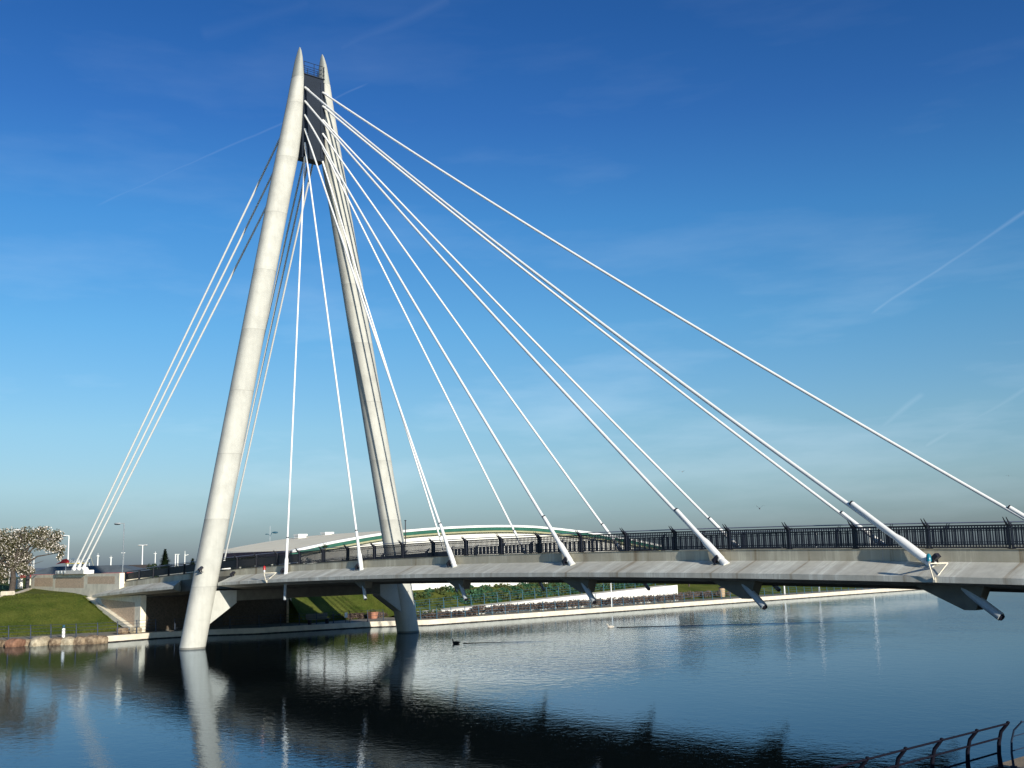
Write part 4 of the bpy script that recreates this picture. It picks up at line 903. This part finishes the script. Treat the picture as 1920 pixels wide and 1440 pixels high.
for (a0, a1) in zip(pr, pr[1:]): bar(bm, (a0[0], a0[1], height(*a0) + .04), (a1[0], a1[1], height(*a1) + .04), .35, .14)
tag(obj('kerb', bm, M['quaystone']), 'pale kerb along the top of the grass bank left of the abutment wall', 'kerb')
# rooftops in the distance left of the bridge railing
for i, (loc, sx, h, lab) in enumerate([((-190, 62, 3.3), 9, 1.9, 'brown roofed low building far behind the left end of the bridge railing'), ((-210, 70, 3.3), 7, 1.6, 'smaller reddish roofed building far beyond the bridge railing')]):
    db = thing('distant_building', lab, 'building', loc)
    bm = NB(); loft(bm, [[Vector((0, 0, z)) + ux * a_ * sx - fw_ * b_ * 6 for a_, b_ in ((-.5, 0), (.5, 0), (.5, 1), (-.5, 1))] for z in (0, h)]); obj('wall', bm, M['coping'], db, world=False)
    bm = NB(); loft(bm, [[Vector((0, 0, h)) + ux * a_ * sx * 1.05 - fw_ * b_ * 6 for a_, b_ in ((-.5, -.05), (.5, -.05), (.5, 1.05), (-.5, 1.05))], [Vector((0, 0, h + .9)) + ux * a_ * sx * .9 - fw_ * b_ * 6 for a_, b_ in ((-.5, .48), (.5, .48), (.5, .52), (-.5, .52))]]); obj('roof', bm, M['terracotta'] if i else M['bark'], db, world=False)
# low land across the water at the horizon
bm = NB(); prev = None
for k in range(41):
    u = k / 40; x = -3800 + 500 * u; y = -200 + 5400 * u; hz_ = 9 + 7 * noise.noise(Vector((u * 9, 0, 0))); a_ = bm.verts.new((x, y, 0)); b_ = bm.verts.new((x - 60, y + 30, max(3, hz_))); c_ = bm.verts.new((x - 400, y + 200, 0))
    if prev: bm.faces.new((prev[0], a_, b_, prev[1])); bm.faces.new((prev[1], b_, c_, prev[2]))
    prev = (a_, b_, c_)
o = struct('horizon_land', bm, mat('far_land_blue', (0.12, 0.15, 0.19), 1.0, 0.1, 0.01))

# ------------------------------------------------------------------ promenade furniture
bn = thing('litter_bin', 'tan litter bin on the far promenade right of the fifth anchor bracket', 'bin', (-8.3, 58.6, QZ + .15))
bm = NB(); tube(bm, [(0, 0, 0), (0, 0, .95)], [.33, .36], 16); obj('body', bm, M['cream_bin'], bn, world=False); bm = NB(); ellipsoid(bm, (0, 0, .98), (.38, .38, .14), 14, 6); obj('lid', bm, M['black'], bn, world=False)
pt = thing('planter', 'square terracotta planter on the quay path seen under the deck', 'planter', (-12.0, 13.6, QZ))
bm = NB(); loft(bm, [[(-.28, -.28, 0), (.28, -.28, 0), (.28, .28, 0), (-.28, .28, 0)], [(-.38, -.38, .62), (.38, -.38, .62), (.38, .38, .62), (-.38, .38, .62)]]); obj('pot', bm, M['terracotta'], pt, world=False)
bm = NB(); leaves(bm, (0, 0, .72), (.3, .3, .2), 120, .07, random.Random(2)); obj('plant', bm, M['leaf'], pt, world=False)
bn2 = thing('bench', 'grey bench by the quay railing in the shade of the bridge', 'bench', (-9.6, 6.6, QZ), 0.1)
bm = NB(); box(bm, -.22, .22, -1.1, 1.1, .40, .46); obj('seat', bm, M['deck'], bn2, world=False); bm = NB(); box(bm, -.28, -.23, -1.1, 1.1, .50, .88); obj('backrest', bm, M['deck'], bn2, world=False)
for y_ in (-.9, .9): bm = NB(); box(bm, -.2, .2, y_ - .05, y_ + .05, 0, .40); obj('leg', bm, M['black'], bn2, world=False)
ns = thing('notice_board', 'small white notice board on the quay railing under the bridge', 'sign', (-8.95, 8.9, QZ), 0.65)
bm = NB(); box(bm, -.02, .02, -.32, .32, .45, .88); obj('board', bm, M['white'], ns, world=False); bm = NB(); box(bm, -.06, -.022, -.03, .03, 0, .8); obj('post', bm, M['black'], ns, world=False)
bm = NB(); tube(bm, [(-5.75, 37.9, QZ), (-5.75, 37.9, 4.0)], .05, 8); tag(obj('white_pole', bm, M['white']), 'thin white pole rising from the promenade right of the fourth anchor pipe', 'pole')

# ------------------------------------------------------------------ birds
def duck(loc, heading, dark, lab):
    d = thing('duck', lab, 'duck', loc, heading); m_ = M['duck_dark'] if dark else M['duck_pale']
    bm = NB()  # one continuous body: tail, back, breast, neck, head
    spine = [(-.30, 0, .13, .012), (-.24, 0, .10, .05), (-.14, 0, .07, .10), (0, 0, .065, .125), (.12, 0, .07, .115), (.20, 0, .10, .085), (.225, 0, .17, .045), (.225, 0, .24, .036), (.24, 0, .285, .045), (.275, 0, .295, .042), (.31, 0, .285, .022)]
    tube(bm, [s_[:3] for s_ in spine], [s_[3] for s_ in spine], 12); obj('body', bm, m_, d, world=False)
    bm = NB(); tube(bm, [(.30, 0, .285), (.35, 0, .278), (.37, 0, .275)], [.018, .014, .006], 8); obj('bill', bm, M['bill'], d, world=False)
    for sg in (-1, 1): bm = NB(); ellipsoid(bm, (-.05, sg * .095, .10), (.19, .03, .065), 10, 6); obj('wing', bm, m_, d, world=False)
    d.scale = (0.95, 0.95, 0.95)
    return d
hl = math.atan2(-ux.y, -ux.x)
duck((12.8, 3.8, 0.0), hl, True, 'black waterbird swimming left in front of the far pylon leg')
duck((10.95, 20.5, 0.0), hl, False, 'pale duck trailing a long wake near the far promenade')
def wake(x, y, length, w0, w1, lab):
    bm = NB(); n = 30; d_ = Vector((ux.x, ux.y, 0)); q_ = Vector((-ux.y, ux.x, 0)); prev = None
    for k in range(n + 1):
        u = k / n; p = Vector((x, y, 0)) + d_ * length * u + q_ * (0.25 * math.sin(u * 3)); w_ = w0 + (w1 - w0) * u
        r_ = [bm.verts.new(p - q_ * w_ + Vector((0, 0, .002))), bm.verts.new(p + Vector((0, 0, .035 * (1 - u) + .003))), bm.verts.new(p + q_ * w_ + Vector((0, 0, .002)))]
        if prev:
            for a in (0, 1): bm.faces.new((prev[a], r_[a], r_[a + 1], prev[a + 1]))
        prev = r_
    o = obj('water_wake', bm, M['water'], None); o['kind'] = 'structure'
wake(13.1, 4.15, 6, .05, .12, ''); wake(11.2, 20.9, 26, .07, .25, '')
def gull(loc, heading, span, lab, flap=0.5):
    g = thing('gull', lab, 'bird', loc, heading, 'gulls flying over the lake')
    bm = NB(); tube(bm, [(-.24, 0, .02), (-.16, 0, .0), (0, 0, 0), (.12, 0, .01), (.19, 0, .03), (.23, 0, .02)], [.015, .04, .065, .055, .035, .01], 10); obj('body', bm, M['gull'], g, world=False)
    for sg in (-1, 1):
        bm = NB(); pts_ = [(0, 0, .10), (span * .25, flap * span * .28, .13), (span * .5, flap * span * .22, .02)]; v_ = []
        for y_, z_, c_ in pts_: v_.append([bm.verts.new((.08 + c_ * .2, sg * (y_ + .03), z_ + .03)), bm.verts.new((-c_, sg * (y_ + .03), z_ + .025))])
        for r0, r1 in zip(v_, v_[1:]): bm.faces.new((r0[0], r0[1], r1[1], r1[0]))
        bmesh.ops.solidify(bm, geom=bm.faces[:], thickness=0.012); obj('wing', bm, M['gull'], g, world=False)
gull((16.7, 32.7, 9.1), 2.3, 0.95, 'gull with raised wings above the railing right of the fifth stay cable', 0.8)
gull((-26.3, 74.0, 16.7), 2.0, 1.1, 'tiny gull gliding above the stays in the middle of the sky', 0.35)
gull((-19.9, 158, 18.2), 2.0, 1.2, 'tiny gull near the right edge above the longest far stay', 0.3)
gull((9.4, 72.9, 0.6), 2.4, 1.1, 'gull skimming the water just under the right part of the deck', 0.5)
